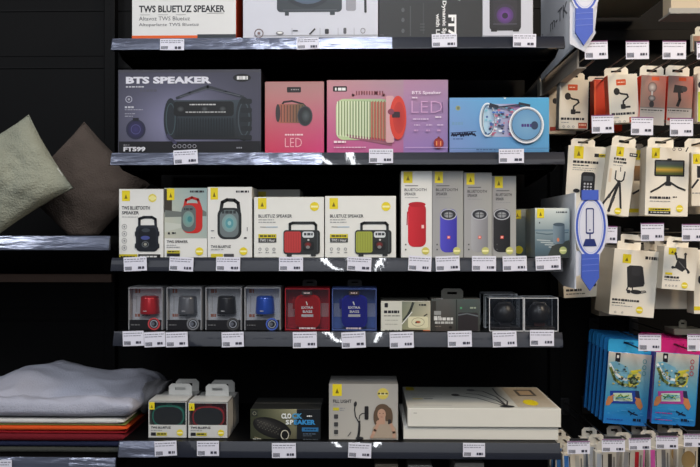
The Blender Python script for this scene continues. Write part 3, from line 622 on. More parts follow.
# ================================================================== FOURTH ROW: window boxes
def window_box(label, rect, Y, depth, zb, scol, kind, front=None, group=None, tab=None, inner=c(150, 152, 156), border=1.3, back=None):
    x0, y0, x1, y1 = rect
    X0, _ = P(x0, y0, Y); X1, _ = P(x1, y0, Y); _, zt = P((x0 + x1) / 2, y0, Y)
    wd = X1 - X0; sc = wd / (x1 - x0); h = zt - zb; hw = wd / 2; fc = front or c(150, 152, 156)
    t = thing('window_box', ((X0 + X1) / 2, Y, zb), label, 'box', group)
    mb = MB(); th = .0012
    mb.box(-hw, hw, depth - th, depth, 0, h, fc); mb.box(-hw, -hw + th, 0, depth, 0, h, fc); mb.box(hw - th, hw, 0, depth, 0, h, fc)
    mb.box(-hw, hw, 0, depth, h - th, h, fc); mb.box(-hw, hw, 0, depth, 0, th, fc)
    bw = border * sc
    by = {'can': 10.5, 'slab': 1.3, 'capsule': 13}[kind] * sc
    mb.box(-hw, -hw + bw, 0, .001, 0, h, fc); mb.box(hw - bw, hw, 0, .001, 0, h, fc); mb.box(-hw + bw, hw - bw, 0, .001, h - bw, h, fc)
    mb.box(-hw + bw, hw - bw, 0, .001, 0, by, c(26, 26, 30) if kind == 'can' else fc)
    card_y = depth * (.42 if kind == 'can' else .62)
    mb.box(-hw + th, hw - th, card_y, card_y + .001, th, h - th, inner)           # backing card
    yb = y0 + h / sc
    a = Art(mb, x0, x1, yb, 0, sc, card_y)
    if kind == 'can':
        a.greek(x0 + 3, y0 + 3, x0 + 9, 4, c(190, 110, 84)); a.greek(x0 + 3, yb - 15, x0 + 9, 3, c(190, 120, 96))
        a.rect(x0 + 4, y0 + 10, x0 + 5, yb - 17, c(200, 200, 204)); a.greek(x0 + 10, yb - 14, x0 + 18, 1, c(90, 90, 94)); a.greek(x1 - 9, y0 + 4, x1 - 4, 1, c(230, 230, 230))
    if kind == 'slab':
        lt = tuple(min(1, v * .6 + .36) for v in inner[:3]) + (1,)
        a.rect(x0 + 1.3, y0 + 17, x1 - 1.3, y0 + 31, lt)
    mb.build('carton', t)
    cxl = 0
    s = MB()
    if kind == 'can':
        z0_ = (yb - (y0 + 28)) * sc; z1_ = (yb - (y0 + 9.5)) * sc; r0, r1 = 9.8 * sc, 8.6 * sc; xx = 1.2 * sc
        yc = min(r0 + .003, card_y - .001)
        s.lathe([(r0 * .8, z0_), (r0 * .97, z0_ + .001), (r0, z0_ + .003), (r0 * .98, z0_ + .012), (r1 * 1.04, z1_ - .006), (r1 * .98, z1_ - .002), (r1 * .7, z1_), (.0005, z1_)], (xx, yc, 0), scol, M['spk'], 32)
        so = s.build('speaker', t)
        b = MB(); b.lathe([(r1 * 1.0, z1_ - .0042), (r1 * 1.02, z1_ - .0036), (r1 * 1.0, z1_ - .003)], (xx, yc, 0), tuple(v * .3 for v in scol[:3]) + (1,), 'plastic', 32)
        b.box(xx - .009, xx - .001, yc - r0 - .0003, yc - r0 + .001, z0_ + .008, z0_ + .0095, c(225, 225, 230), 'plastic')
        b.build('trim_ring', so)
        d = MB(); a = Art(d, x0, x1, yb, 0, sc, -.0006)
        a.ell(x1 - 9, yb - 6.5, 6.2, 6.2, c(28, 30, 36)); a.ring(x1 - 9, yb - 6.5, 6.2, 6.2, 1.5, tuple(min(1, v * .7 + .05) for v in scol[:3]) + (1,)); a.ring(x1 - 9, yb - 6.5, 3.8, 3.8, .8, c(150, 155, 165)); a.ell(x1 - 10, yb - 6.5, 1.8, 1.8, c(90, 94, 104))
        a.greek(x0 + 3, yb - 6, x0 + 12, 1, c(110, 110, 112))
        o = d.build('round_sticker', t)
    elif kind == 'slab':
        xa, xb = -12.5 * sc, 13.0 * sc; za, zb_ = (yb - (y0 + 40)) * sc, (yb - (y0 + 7)) * sc
        def rrp(xa, xb, za, zb_, r):
            pts = []
            for (p, q, st) in ((xb - r, zb_ - r, 0), (xa + r, zb_ - r, 90), (xa + r, za + r, 180), (xb - r, za + r, 270)):
                for k in range(7): u = R(st + 15 * k); pts.append((p + r * math.cos(u), q + r * math.sin(u)))
            return pts
        s.prism(rrp(xa, xb, za, zb_, 7 * sc), .006, .03, scol, M['spk'])
        s.prism(rrp(xa + 1.5 * sc, xb - 1.5 * sc, za + 1.5 * sc, zb_ - 1.5 * sc, 6 * sc), .0045, .006, tuple(v * .8 for v in scol[:3]) + (1,), M['spk'])
        s.prism(rrp(xa - 2.5 * sc, xa, (za + zb_) / 2 + 2 * sc, zb_ - 4 * sc, 1 * sc), .01, .02, tuple(v * .5 for v in scol[:3]) + (1,), 'plastic')
        so = s.build('speaker', t)
        d = MB(); a = Art(d, x0, x1, yb, 0, sc, .0045)
        mx = (x0 + x1) / 2
        a.text('EXTRA', mx - 6, y0 + 18.5, mx + 6, y0 + 21, c(220, 220, 225), .03); a.text('BASS', mx - 4.5, y0 + 22.5, mx + 5, y0 + 25, c(220, 220, 225), .03); a.rect(mx - 6, y0 + 26.5, mx + 6, y0 + 29, c(190, 190, 196)); a.line([(mx - 1, y0 + 14), (mx, y0 + 17)], 1, WHT)
        d.build('lettering', so)
        d = MB(); a = Art(d, x0, x1, yb, 0, sc, -.0006)
        a.rr(mx - 5.5, y0 + 3, mx + 5, y0 + 7, 1, c(52, 44, 46)); a.greek(mx - 3.5, y0 + 4.4, mx + 3, 1.2, c(190, 170, 170)); a.greek(mx - 8, yb - 3.4, mx + 8, 1.6, c(205, 190, 195))
        d.build('label_print', t)
    else:
        mx = 0; rz = 9.5 * sc; zc_ = h - 15.5 * sc; r = 11.5 * sc
        def cap(rx, rz_, n=32):
            pts = []
            for k in range(n):
                u = 2 * math.pi * k / n; cu, su = math.cos(u), math.sin(u)
                pts.append((mx + rx * math.copysign(abs(cu) ** .7, cu), zc_ + rz_ * math.copysign(abs(su) ** .8, su)))
            return pts
        s.prism(cap(16.2 * sc, 10.6 * sc), .006, .03, scol, M['spk'])
        so = s.build('speaker', t)
        d = MB(); d.prism(cap(14.6 * sc, 9.2 * sc), .0045, .006, c(28, 32, 34), 'plastic'); d.build('grille', so)
        d = MB(); d.box(-3 * sc, 3 * sc, .012, .02, zc_ + 10 * sc, zc_ + 12 * sc, tuple(v * .6 for v in scol[:3]) + (1,), 'plastic'); d.build('button_strip', so)
        d = MB(); a = Art(d, x0, x1, yb, 0, sc, -.0003)
        ytag(a, x0 + 1.2, y0 + 1.2, x0 + 6.6, y0 + 8.5)
        a.text('TWS BLUETUZ', x0 + 3, yb - 11.6, x0 + 23, yb - 9.4, INK, .03); a.greek(x0 + 3, yb - 8, x0 + 14, .7, GRY)
        a.rect(x0 + 3, yb - 5.6, x0 + 8, yb - 2.4, INK); a.rect(x0 + 8.6, yb - 5.6, x0 + 19, yb - 2.4, c(200, 188, 50)); a.greek(x0 + 9.4, yb - 4.8, x0 + 18, 1.4, INK); badge(a, x1 - 7, yb - 5.5, 3.4)
        d.build('label_print', t)
    g = MB(); g.box(-hw + bw * .5, hw - bw * .5, .0012, .0016, by * .9, h - bw * .6, mat='clear'); g.build('clear_window', t)
    if tab: hang_tab(t, 0 if len(tab) < 5 else (tab[4] * sc), h, (tab[1]) * sc, (tab[2]) * sc, tab[3], depth - .001)
    return t
def hang_tab(t, cx, z, wd, h, col, y=0.0, slot=None, name='hang_tab'):
    mb = MB(); th = .0008; hw = wd / 2; sl = wd * .22; zs0, zs1 = z + h * .42, z + h * .66
    ch = h * .25
    mb.box(cx - hw, cx + hw, y, y + th, z - .001, zs0, col); mb.box(cx - hw, cx - sl, y, y + th, zs0, zs1, col); mb.box(cx + sl, cx + hw, y, y + th, zs0, zs1, col)
    mb.prism([(cx - hw, zs1), (cx + hw, zs1), (cx + hw, z + h - ch), (cx + hw - ch, z + h), (cx - hw + ch, z + h), (cx - hw, z + h - ch)], y, y + th, col)
    return mb.build(name, t)
M['spk'] = newmat('satin_speaker_shell', rough=0.28, attr=True, metal=0.35, coat=0.4, var=0.05)
TABD = (1, 15, 6.5, c(40, 40, 42))
for lab, r_, col in (('small window box with red can speaker', (128, 287, 163, 332), c(200, 22, 34)), ('small window box with silver-grey can speaker', (166, 287, 202, 332), c(112, 114, 120)),
                     ('small window box with black can speaker', (205, 287, 242, 332), c(34, 34, 37)), ('small window box with blue can speaker', (244, 287, 281, 332), c(30, 84, 196))):
    window_box(lab, r_, .02, .075, Z4, col, 'can', c(160, 162, 166), 'small can speaker window boxes', inner=c(226, 228, 234))
window_box('red window box with rounded red extra bass speaker', (284.5, 288, 330, 333), .02, .075, Z4, c(196, 20, 26), 'slab', c(160, 26, 40), 'extra bass window boxes', inner=c(200, 40, 58), tab=TABD)
window_box('blue window box with rounded blue extra bass speaker', (331.5, 288, 377, 333), .02, .075, Z4, c(34, 38, 168), 'slab', c(78, 98, 160), 'extra bass window boxes', inner=c(100, 132, 206), tab=TABD)
def d7(a):
    a.rect(381, 301, 403, 334, c(206, 206, 194)); a.grid(402, 301.5, 430, 331, lambda u, v: c(int(120 + 60 * u + 20 * v), int(126 + 50 * u + 16 * v), int(112 + 44 * u)), 5, 4)
    a.line([(404, 320), (408, 315), (411, 309), (413, 303)], 2.4, c(52, 58, 56)); a.line([(402, 324), (407, 318), (412, 312)], .8, c(230, 230, 225))
    a.rr(384.5, 303, 388, 307.5, .8, INK); a.greek(384, 310.5, 400, (313.2) - (310.5), INK); a.greek(384, 315.4, 400, .9, c(110, 110, 104)); a.greek(385, 330, 400, 2, INK)
    for y in (320, 324): a.greek(385, y, 398, .5, c(150, 150, 140))
    a.rr(408, 316.5, 428, 328, 2, c(216, 212, 178)); a.ring(418, 322, 6.5, 4.4, .5, c(150, 140, 110)); a.ell(418, 322, 2.6, 1.2, c(170, 90, 60)); a.ell(416, 322.6, .8, .8, INK)
    a.greek(419, 304, 427, 1.6, c(50, 54, 54)); a.line([(424, 316), (427, 314)], 1, INK); a.rect(402, 329.6, 423, 333, c(48, 38, 32)); a.rect(423, 330, 430, 333, c(196, 100, 60))
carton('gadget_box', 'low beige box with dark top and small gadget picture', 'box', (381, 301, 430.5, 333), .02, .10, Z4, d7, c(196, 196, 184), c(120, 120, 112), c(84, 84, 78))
def d8(a):
    a.grid(431.5, 299, 480, 334, lambda u, v: c(int(82 - 22 * v + 6 * math.sin(6 * u)), int(88 - 30 * v), int(86 - 32 * v)), 6, 5)
    a.rect(432, 301, 436, 331, c(52, 50, 46)); a.rect(456, 299.5, 457, 332, c(36, 44, 42))
    a.rr(434, 311, 441, 315, .5, c(150, 152, 150)); a.greek(434, 316, 441, 2, c(200, 200, 196)); a.greek(434, 317.6, 454, (320.4) - (317.6), c(216, 216, 212)); a.greek(435, 321.6, 453, (323.8) - (321.6), c(186, 186, 182))
    a.greek(435, 326, 441, .8, c(130, 120, 110)); a.ell(450.5, 327.4, 1.6, 1.2, c(30, 28, 26))
    a.rr(458, 312.5, 478, 331, 2, c(44, 40, 42)); a.line([(458.5, 315), (467, 313.6), (478, 316)], 1.3, c(100, 106, 110)); a.greek(460, 307, 462, 2, c(80, 160, 110)); a.greek(470, 307, 476, 1.6, c(160, 170, 150))
    a.rect(436, 298.4, 443, 299.2, c(120, 120, 120))
X0, _ = P(431.3, 300, .02); X1, _ = P(480, 300, .02); _, zt = P(456, 298.5, .02)
t = thing('gadget_box', ((X0 + X1) / 2, .02, Z4), 'dark grey-green gadget box with hang tab on top', 'box')
hw = (X1 - X0) / 2; sc = (X1 - X0) / 48.7; h = zt - Z4
mb = MB(); mb.box(-hw, hw, 0, .045, 0, h, c(62, 62, 58), 'card', .0008); _a = Art(mb, 431.3, 480, 298.5 + h / sc, 0, sc); _a.zmin = .0003; d8(_a); mb.build('carton', t)
hang_tab(t, -3.5 * sc, h, 22 * sc, 10 * sc, c(56, 58, 56), .0)
# clear cases
def clear_case(label, rect, Y, depth, seed):
    x0, y0, x1, y1 = rect
    X0, _ = P(x0, y0, Y); X1, _ = P(x1, y0, Y); _, zt = P((x0 + x1) / 2, y0, Y)
    hw = (X1 - X0) / 2; h = zt - Z4; sc = 2 * hw / (x1 - x0)
    t = thing('display_case', ((X0 + X1) / 2, Y, Z4), label, 'case', 'clear display cases')
    mb = MB(); th = .0012
    for (a_, b_, e_, f_, g_, h_) in ((-hw, hw, 0, th, 0, h), (-hw, hw, depth - th, depth, 0, h), (-hw, -hw + th, th, depth - th, 0, h), (hw - th, hw, th, depth - th, 0, h), (-hw + th, hw - th, th, depth - th, h - th, h)):
        mb.box(a_, b_, e_, f_, g_, h_, mat='acryl')
    mb.build('acrylic_shell', t)
    mb = MB(); e = .0011; col = c(205, 208, 212)
    for sx in (-1, 1):
        for yy in (0, depth): mb.box(sx * hw - e * .7, sx * hw + e * .7, yy - e * .7, yy + e * .7, 0, h, col, 'plastic')
        mb.box(sx * hw - e * .7, sx * hw + e * .7, 0, depth, h - e, h + e * .4, col, 'plastic')
    for yy in (0, depth): mb.box(-hw, hw, yy - e * .7, yy + e * .7, h - e, h + e * .5, col, 'plastic')
    mb.box(-hw, hw, -e * .7, e * .7, 0, e * 1.5, col, 'plastic')
    mb.build('case_edges', t)
    mb = MB(); K = c(30, 29, 31)
    mb.box(-hw + .004, hw - .004, .006, depth - .006, .001, .008, c(26, 22, 22), 'plastic', .001)
    rz = h * .33
    mb.lathe([(.0005, .012), (hw * .45, .013), (hw * .62, .02), (hw * .66, .035), (hw * .5, .05), (hw * .25, .056)], (0, depth * .45, h * .08), K, 'plastic', 24)
    mb.tube([(-hw * .6, depth * .4, h * .35), (-hw * .62, depth * .4, h * .62), (-hw * .3, depth * .4, h * .82), (hw * .3, depth * .4, h * .82), (hw * .62, depth * .4, h * .62), (hw * .6, depth * .4, h * .35)], .003, c(44, 44, 48))
    mb.box(-hw * .3, hw * .35, .02, .026, h * .12, h * .28, c(90, 50, 44) if seed else c(64, 60, 62), 'plastic', .002)
    mb.build('gadget', t)
    return t
clear_case('clear acrylic case with dark gadget, left of the pair in front', (489.5, 298, 523.2, 333), .02, .055, 0)
clear_case('clear acrylic case with dark gadget at the shelf end', (524.5, 298, 558, 333), .02, .055, 1)
clear_case('clear acrylic case standing behind the front pair', (484, 294, 517, 329), .09, .06, 0)

# ================================================================== FIFTH ROW
TABW = (1, 24, 11.5, c(206, 206, 202))
TABW2 = (1, 24, 12, c(180, 180, 176))
GR, RD = c(52, 150, 128), c(186, 44, 52)
window_box('white window box with green capsule speaker, in front', (148, 401, 187, 442), .025, .07, Z5, GR, 'capsule', c(206, 206, 202), 'capsule speaker window boxes', inner=c(70, 150, 138), tab=(1, 24, 11.5, c(206, 206, 202), 5.5))
window_box('white window box with red capsule speaker, in front', (187.8, 402, 228, 442), .025, .07, Z5, RD, 'capsule', c(206, 206, 202), 'capsule speaker window boxes', inner=c(190, 74, 74), tab=(1, 24, 12, c(206, 206, 202), 3.5))
window_box('white window box with hang tab behind the green speaker box', (157, 397, 195, 436), .105, .07, Z5, GR, 'capsule', c(190, 190, 186), 'capsule speaker window boxes', tab=(1, 24, 12.5, c(196, 196, 192), 4.5))
window_box('white window box with hang tab behind the red speaker box', (195.5, 398, 234, 436), .105, .07, Z5, RD, 'capsule', c(190, 190, 186), 'capsule speaker window boxes', tab=(1, 24, 12.5, c(196, 196, 192), 3))
def e3(a):
    a.grid(250.5, 409, 297, 443, lambda u, v: c(int(56 + 120 * max(0, u - .1) * (1 - v) + 30 * v * u), int(60 + 112 * max(0, u - .1) * (1 - v) + 24 * v * u), int(44 + 92 * max(0, u - .1) * (1 - v) + 20 * v * u)), 8, 6)
    a.rect(251.5, 410.5, 257.5, 416.5, c(36, 40, 36)); a.ring(254.5, 413.5, 1.8, 1.8, .4, c(150, 150, 130))
    a.ell(272, 428, 20, 9.5, c(46, 44, 42), c(22, 22, 22), rot=.32); a.ell(266, 424, 12, 4.6, c(64, 62, 58), c(34, 34, 34), rot=.32); [a.ell(258 + k * 3.1 + (j % 2) * 1.5, 420.5 + k * 1.1 + j * 2.2, .7, .6, c(84, 82, 76)) for k in range(8) for j in range(4)]; a.ell(284, 434, 5, 6, c(24, 24, 24)); a.ring(285, 434.6, 4.2, 5, .9, c(196, 192, 176))
    a.line([(255, 437), (262, 440.5), (280, 441)], 1, c(150, 140, 110)); a.greek(253, 438.4, 261, 1.8, c(230, 230, 215), 2)
    a.rect(297, 409, 320.5, 446, c(24, 28, 32))
    def t2(s, x0, x1, y0, y1, col): a.text(s, x0, y0, x1, y1, col, .05)
    t2('CLO', 281.5, 291.5, 413, 418.4, c(226, 230, 226)); t2('CK', 292.2, 302.5, 413, 418.4, c(74, 150, 196)); a.greek(307, 415, 312, 1.4, c(220, 220, 220))
    t2('S', 285.8, 289.4, 419.4, 424.2, c(226, 230, 226)); t2('P', 290, 293.6, 419.4, 424.2, c(226, 230, 226)); t2('EAKER', 294, 315.6, 419.4, 424.2, c(56, 140, 200))
    a.rect(302, 427, 318.5, 431, c(48, 110, 160)); a.greek(305, 428.4, 316, 1.2, c(20, 50, 80)); a.greek(303, 433, 316, .8, c(90, 110, 130)); a.greek(303, 438.6, 318, 3, c(120, 130, 136)); a.greek(303, 435, 312, .6, c(90, 100, 110))
carton('speaker_box', 'dark box lettered CLOCK SPEAKER in white and blue', 'box', (250.5, 409, 320.5, 443), .02, .12, Z5, e3, c(34, 36, 38), c(24, 25, 26), c(38, 39, 38))
def e4(a):
    a.grid(329, 384, 398, 444, lambda u, v: c(int(158 + 22 * v + 10 * math.sin(3 * u)), int(156 + 20 * v + 10 * math.sin(3 * u)), int(152 + 16 * v + 8 * math.sin(3 * u))), 5, 5)
    ytag(a, 332.5, 384.2, 341.8, 396); badge(a, 383, 393.6, 6, c(206, 190, 90)); a.greek(378, 392.6, 388, 1.8, c(90, 80, 40))
    a.text('FILL LIGHT', 333, 399.6, 351.5, 403, INK, .02); a.greek(333, 404.6, 338, .7, GRY); a.rect(333, 407.6, 339, 410.6, c(196, 186, 50)); a.greek(340, 407.8, 346, 1, GRY); a.greek(340, 410, 344, .8, GRY)
    for y in (416.6, 424.4, 432): a.rr(334, y - 2.2, 338.2, y + 2.2, .8, c(64, 64, 66)); a.greek(334.5, y + 3, 338, .5, GRY)
    K = c(46, 46, 48)
    a.ell(355.4, 404, 1.5, 2.8, K, rot=.2); a.line([(355, 405), (354.6, 410), (355.4, 416), (358, 421), (360, 424), (360, 430), (359, 437)], 1.1, K); a.line([(366, 413), (362, 413.4), (359.8, 415.4), (359.2, 419)], .9, K)
    a.rr(364.6, 406, 368.6, 419.4, 1, c(36, 34, 36)); a.line([(359.6, 421), (358.6, 433), (357.4, 438)], 1.8, K); a.ell(359.6, 438, 4, 1.5, K); a.line([(348, 436), (351, 432)], .9, c(90, 90, 92))
    H = c(96, 78, 62); SK = c(188, 150, 128)
    a.ell(382.5, 410, 7.4, 6.4, H); a.ell(377, 417, 3.6, 9, H); a.ell(389, 417, 3.8, 10, H); a.poly([(373, 427), (379, 421), (389, 421), (396, 428), (397, 438), (371, 438)], c(172, 156, 138))
    a.ell(381.6, 414, 4.2, 5.4, SK); a.poly([(379, 418), (385, 418), (385, 424), (379, 424)], SK); a.ell(379, 422, 2.8, 2.2, SK)
    a.line([(379, 422), (375, 430), (371.5, 437)], 3, SK); a.rr(388, 419, 391, 424, .8, c(50, 46, 46)); a.line([(391, 424), (394, 432), (394, 437)], 3, SK)
    a.ell(379.8, 413, .6, .4, c(60, 46, 40)); a.ell(383.2, 413, .6, .4, c(60, 46, 40)); a.rect(380.6, 416.4, 382.8, 416.9, c(150, 80, 76))
    a.rect(329.6, 439.4, 398, 440, c(120, 118, 114))
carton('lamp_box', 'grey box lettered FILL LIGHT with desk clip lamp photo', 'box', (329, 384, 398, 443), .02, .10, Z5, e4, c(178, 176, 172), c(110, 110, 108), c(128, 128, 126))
def flatbox(label, rect, Y, depth, zb, art_top=None, rot=0):
    x0, y0, x1, y1 = rect
    def ex(mb, wd, dp, h):
        if not art_top: return
        z = h + .0004
        def q(u, v, k=0): return (-wd / 2 + u * wd, dp * v, z + k * .0001)       # u along, v front to back
        def pl(pts, col, k): mb.add([q(u, v, k) for u, v in pts], [tuple(range(len(pts)))], col)
        def ln(pts, wdt, col, k):
            for (a_, b_) in zip(pts[:-1], pts[1:]):
                A = Vector((a_[0] * wd, a_[1] * dp)); B = Vector((b_[0] * wd, b_[1] * dp)); n = Vector((-(B - A).y, (B - A).x)).normalized() * wdt
                mb.add([(-wd / 2 + p.x, p.y, z + k * .0001) for p in (A + n, B + n, B - n, A - n)], [(0, 1, 2, 3)], col)
        pl([(.01, .02), (.99, .02), (.99, .98), (.01, .98)], c(204, 204, 196), 0)
        pl([(.73, .06), (.985, .06), (.985, .96), (.73, .96)], c(186, 176, 158), 1)
        pl([(.80, .55), (.93, .55), (.93, .85), (.80, .85)], c(96, 92, 88), 2); pl([(.82, .6), (.91, .6), (.91, .8), (.82, .8)], c(190, 168, 140), 3)
        pl([(.84 + .05 * math.cos(k * .45), .25 + .13 * math.sin(k * .45)) for k in range(14)], YEL, 3)
        pl([(.02, .80), (.08, .80), (.08, .97), (.02, .97)], YEL, 2)
        for k, v in enumerate((.62, .52)): ln([(.05, v), (.05 + .22 - .06 * k, v)], .0016, c(110, 110, 106), 2)
        ln([(.05, .40), (.12, .40)], .003, YEL, 2); ln([(.13, .40), (.19, .40)], .003, INK, 2); ln([(.05, .12), (.30, .12)], .0014, GRY, 2)
        K = c(40, 40, 42)
        ln([(.66, .08), (.62, .35), (.52, .62), (.44, .66)], .0022, K, 3); ln([(.66, .08), (.64, .5), (.57, .78), (.50, .80)], .0022, K, 3)
        ln([(.66, .08), (.69, .3), (.66, .6), (.66, .92)], .0018, K, 3); ln([(.66, .08), (.58, .25), (.50, .45), (.38, .55)], .0022, K, 3)
        pl([(.66 + .05 * math.cos(k * .52), .08 + .05 * math.sin(k * .52)) for k in range(12)], K, 4)
        pl([(.36 + .03 * math.cos(k * .52), .58 + .06 * math.sin(k * .52)) for k in range(12)], K, 4); pl([(.49 + .03 * math.cos(k * .52), .82 + .06 * math.sin(k * .52)) for k in range(12)], c(110, 110, 110), 4)
    def art(a):
        if art_top: a.greek(x0 + 6, y0 + 4.5, x0 + 10, .8, c(170, 168, 160))
    return carton('lamp_stand_box', label, 'box', rect, Y, depth, zb, art, c(222, 220, 210), c(196, 194, 186), c(214, 213, 206), group='long white boxes stacked flat', rot=rot, extra=ex)
zmid = P(480, 427, .025)[1]
flatbox('long white box lying flat, lower of the stacked two', (403.5, 427.2, 558.5, 444), .025, .235, Z5)
flatbox('long white box printed with lamp stands, upper of the stacked two', (407.5, 408.5, 561, 427), .02, .24, zmid + .0008, True)
# tops of cartons on the shelf below
for i, (r_, lab) in enumerate((((375, 464, 398, 520), 'brown and white carton top just showing below the lowest rail, beside black gap'), ((408, 465, 432, 520), 'narrow white carton top below the stacked white boxes, first from middle'), ((455, 463, 484, 520), 'wide pale carton top below the stacked white boxes, beside dark gap'))):
    carton('small_carton', lab, 'box', r_, .05, .12, Z6, None, c(150, 140, 124) if i == 0 else c(176, 174, 168), group='cartons on the lowest shelf')

# ================================================================== cushions and textiles
def cushion(label, px, py, Y, half, rotang, lean, thick, col, seed, tagpos=None):
    X, Z = P(px, py, Y)
    t = thing('cushion', (X, Y, Z), label, 'cushion', 'cushions on the left shelf')
    rm = Matrix.Rotation(R(-lean), 3, 'X') @ Matrix.Rotation(R(rotang), 3, 'Y'); floor_z = ZL - Z + .001
    N = 40; vs = []; fs = []; cols = []
    def pt(i, j, sgn):
        u = -1 + 2 * i / N; v = -1 + 2 * j / N
        pin = 1 - .04 * (1 - v * v) * abs(u) ** 3; piv = 1 - .04 * (1 - u * u) * abs(v) ** 3
        tt = (max(0, 1 - u * u) ** .42) * (max(0, 1 - v * v) ** .42)
        nz = noise.noise(Vector((u * 1.6, v * 1.6, seed))) * .25 + noise.noise(Vector((u * 5, v * 5, seed + 4))) * .10
        edge = 1 - max(abs(u), abs(v))
        rad = math.sin(math.atan2(u, v) * 14 + seed) * .05 * math.exp(-edge * 9)
        y = sgn * thick * (tt * (1 + nz) + rad * min(1, edge * 8))
        q_ = rm @ Vector((u * half * pin, y, v * half * piv)); q_.z = max(q_.z, floor_z + .0004 * (1 + sgn)); return q_
    for sgn in (-1, 1):
        b = len(vs)
        for j in range(N + 1):
            for i in range(N + 1): vs.append(pt(i, j, sgn))
        for j in range(N):
            for i in range(N):
                q = (b + j * (N + 1) + i, b + j * (N + 1) + i + 1, b + (j + 1) * (N + 1) + i + 1, b + (j + 1) * (N + 1) + i)
                fs.append(q if sgn < 0 else q[::-1])
    mb = MB(); mb.add(vs, fs, col, 'velvet', True); mb.build('cover', t)
    mb = MB(); pts = [(lambda q_: Vector((q_.x, q_.y, max(q_.z, floor_z + .003))))(rm @ Vector((half * a, 0, half * b))) for a, b in [(-1, -1), (0, -.9), (1, -1), (.9, 0), (1, 1), (0, .9), (-1, 1), (-.9, 0), (-1, -1)]]
    mb.tube(pts, .0028, tuple(v * .8 for v in col[:3]) + (1,), 'velvet', 8); mb.build('seam_piping', t)
    if tagpos:
        mb = MB(); mb.box(-.004, .004, -.0008, 0, -.011, .011, c(210, 208, 200), 'cloth'); 
        q = rm @ Vector((half * tagpos[0], -.006, half * tagpos[1]))
        o = mb.build('care_label', t, q, (0, R(-35), 0)); o['label'] = 'small white care label'
    return t
cushion('pale grey-green velvet cushion standing on its corner, in front', 13, 175, .13, .106, 57, 6, .045, c(148, 150, 134), 2.0, (.55, .93))
cushion('dark brown velvet cushion leaning behind the pale one', 84, 187, .26, .120, 43, 6, .05, c(96, 84, 76), 8.0)

def folded(name, label, x0, x1, y0, y1, z0, z1, col, seed, wav=.004, r=None, group='folded textiles in the stack', bulge=1.0, ft=None):
    """a folded textile: soft rounded slab with visible fold layers at the front"""
    mb = MB(); N, Mz, L = 44, 16, 30; vs = []; fs = []
    h = z1 - z0; r = r or h * .5
    prof = []                                    # cross-section in y,z (closed): front is rounded
    for k in range(Mz + 1):
        a = math.pi * k / Mz; prof.append((y0 + r - r * math.sin(a), z0 + h / 2 - h / 2 * math.cos(a)))
    for k in range(1, L + 1): prof.append((y0 + r + (y1 - y0 - r) * k / L, z1))
    for k in range(L + 1): prof.append((y1 - (y1 - y0 - r) * k / L, z0))
    m = len(prof) - 1
    prof = prof[:m]
    for i in range(N + 1):
        u = i / N; x = x0 + (x1 - x0) * u; e = min(1, min(u, 1 - u) * 14); e = math.sqrt(max(0, 1 - (1 - e) ** 2))
        for (y, z) in prof:
            zz = z0 + h / 2 + (z - z0 - h / 2) * (.35 + .65 * e)
            q = Vector((x * 9, y * 9, z * 30 + seed))
            dz = noise.noise(q) * wav * (1 if z > z0 + h * .3 else .2); dy = noise.noise(q + Vector((9, 4, 1))) * wav * 1.4
            if ft: dz += ft((x - x0) / (x1 - x0), (y - y0) / (y1 - y0)) * (1 if z > z0 + h * .55 else 0) 
            vs.append((x, y + dy, zz + dz))
    for i in range(N):
        for k in range(m): fs.append((i * m + k, (i + 1) * m + k, (i + 1) * m + (k + 1) % m, i * m + (k + 1) % m))
    fs += [tuple(range(m)), tuple(N * m + k for k in range(m))[::-1]]
    mb.add(vs, fs, col, 'cloth', True)
    return tag(mb.build(name), label, 'folded textile', group)
xa, xb = P(-60, 440, .06)[0], P(127, 440, .06)[0]
layers = [((60, 62, 58), 'charcoal folded cloth at the bottom of the stack', 446, 459, 3), ((28, 34, 60), 'navy blue folded cloth above the charcoal one', 441, 447.5, 4), ((104, 22, 32), 'dark red folded cloth above the navy one', 433.5, 441.5, 3),
          ((150, 28, 36), 'bright red folded cloth under the orange one', 430.5, 434, 2), ((206, 78, 30), 'orange folded cloth in the middle of the stack', 425.5, 430.8, 4), ((120, 132, 70), 'thin olive green cloth between orange and white ones', 423.5, 425.8, 2),
          ((200, 200, 196), 'thin white folded cloth under the big crumpled one', 418.5, 423.8, 1)]
for i, (col, lab, ya, yb, dx) in enumerate(layers):
    z1_, z0_ = P(60, ya, .03)[1], P(60, yb, .03)[1]
    if i == 0: z0_ = ZL2 + .001; z1_ -= .0028
    folded('folded_cloth', lab, xa, xb + dx * .0022, .03 + .004 * (i % 2), .33, z0_, z1_ - .0014, c(*col), i * 3.7, .0006)
zc0 = P(60, 419, .03)[1]
# big pale cloth bunched up over the stack
def ss(x): x = max(0, min(1, x)); return x * x * (3 - 2 * x)
def heap(u, v):
    px = -60 + 192 * u
    pk = max(0, 1 - abs(px - 2) / 34) * .012
    rise = (.024 * (1 - .6 * ss((px - 8) / 100)) * ss((px + 55) / 40) + pk) * ss((v - .22) / .4) * ss((132 - px) / 14)
    cr = 1 - abs(noise.noise(Vector((px * .028 + v * 1.4, v * 3.6, 2.2)))) * 3
    fold = .003 * math.sin(px * .08 + v * 5 + 1.0) * ss(v * 5) + .006 * max(0, cr)
    dip = -.010 * math.exp(-((v - .20 - .03 * math.sin(px * .05)) / .05) ** 2)
    return rise + fold + dip
folded('crumpled_cloth', 'large pale grey cloth bunched up on top of the folded stack', P(-60, 400, .03)[0], P(133, 400, .03)[0], .022, .34, zc0 + .003, zc0 + .044, c(170, 172, 186), 3.3, .005, r=.03, ft=heap)
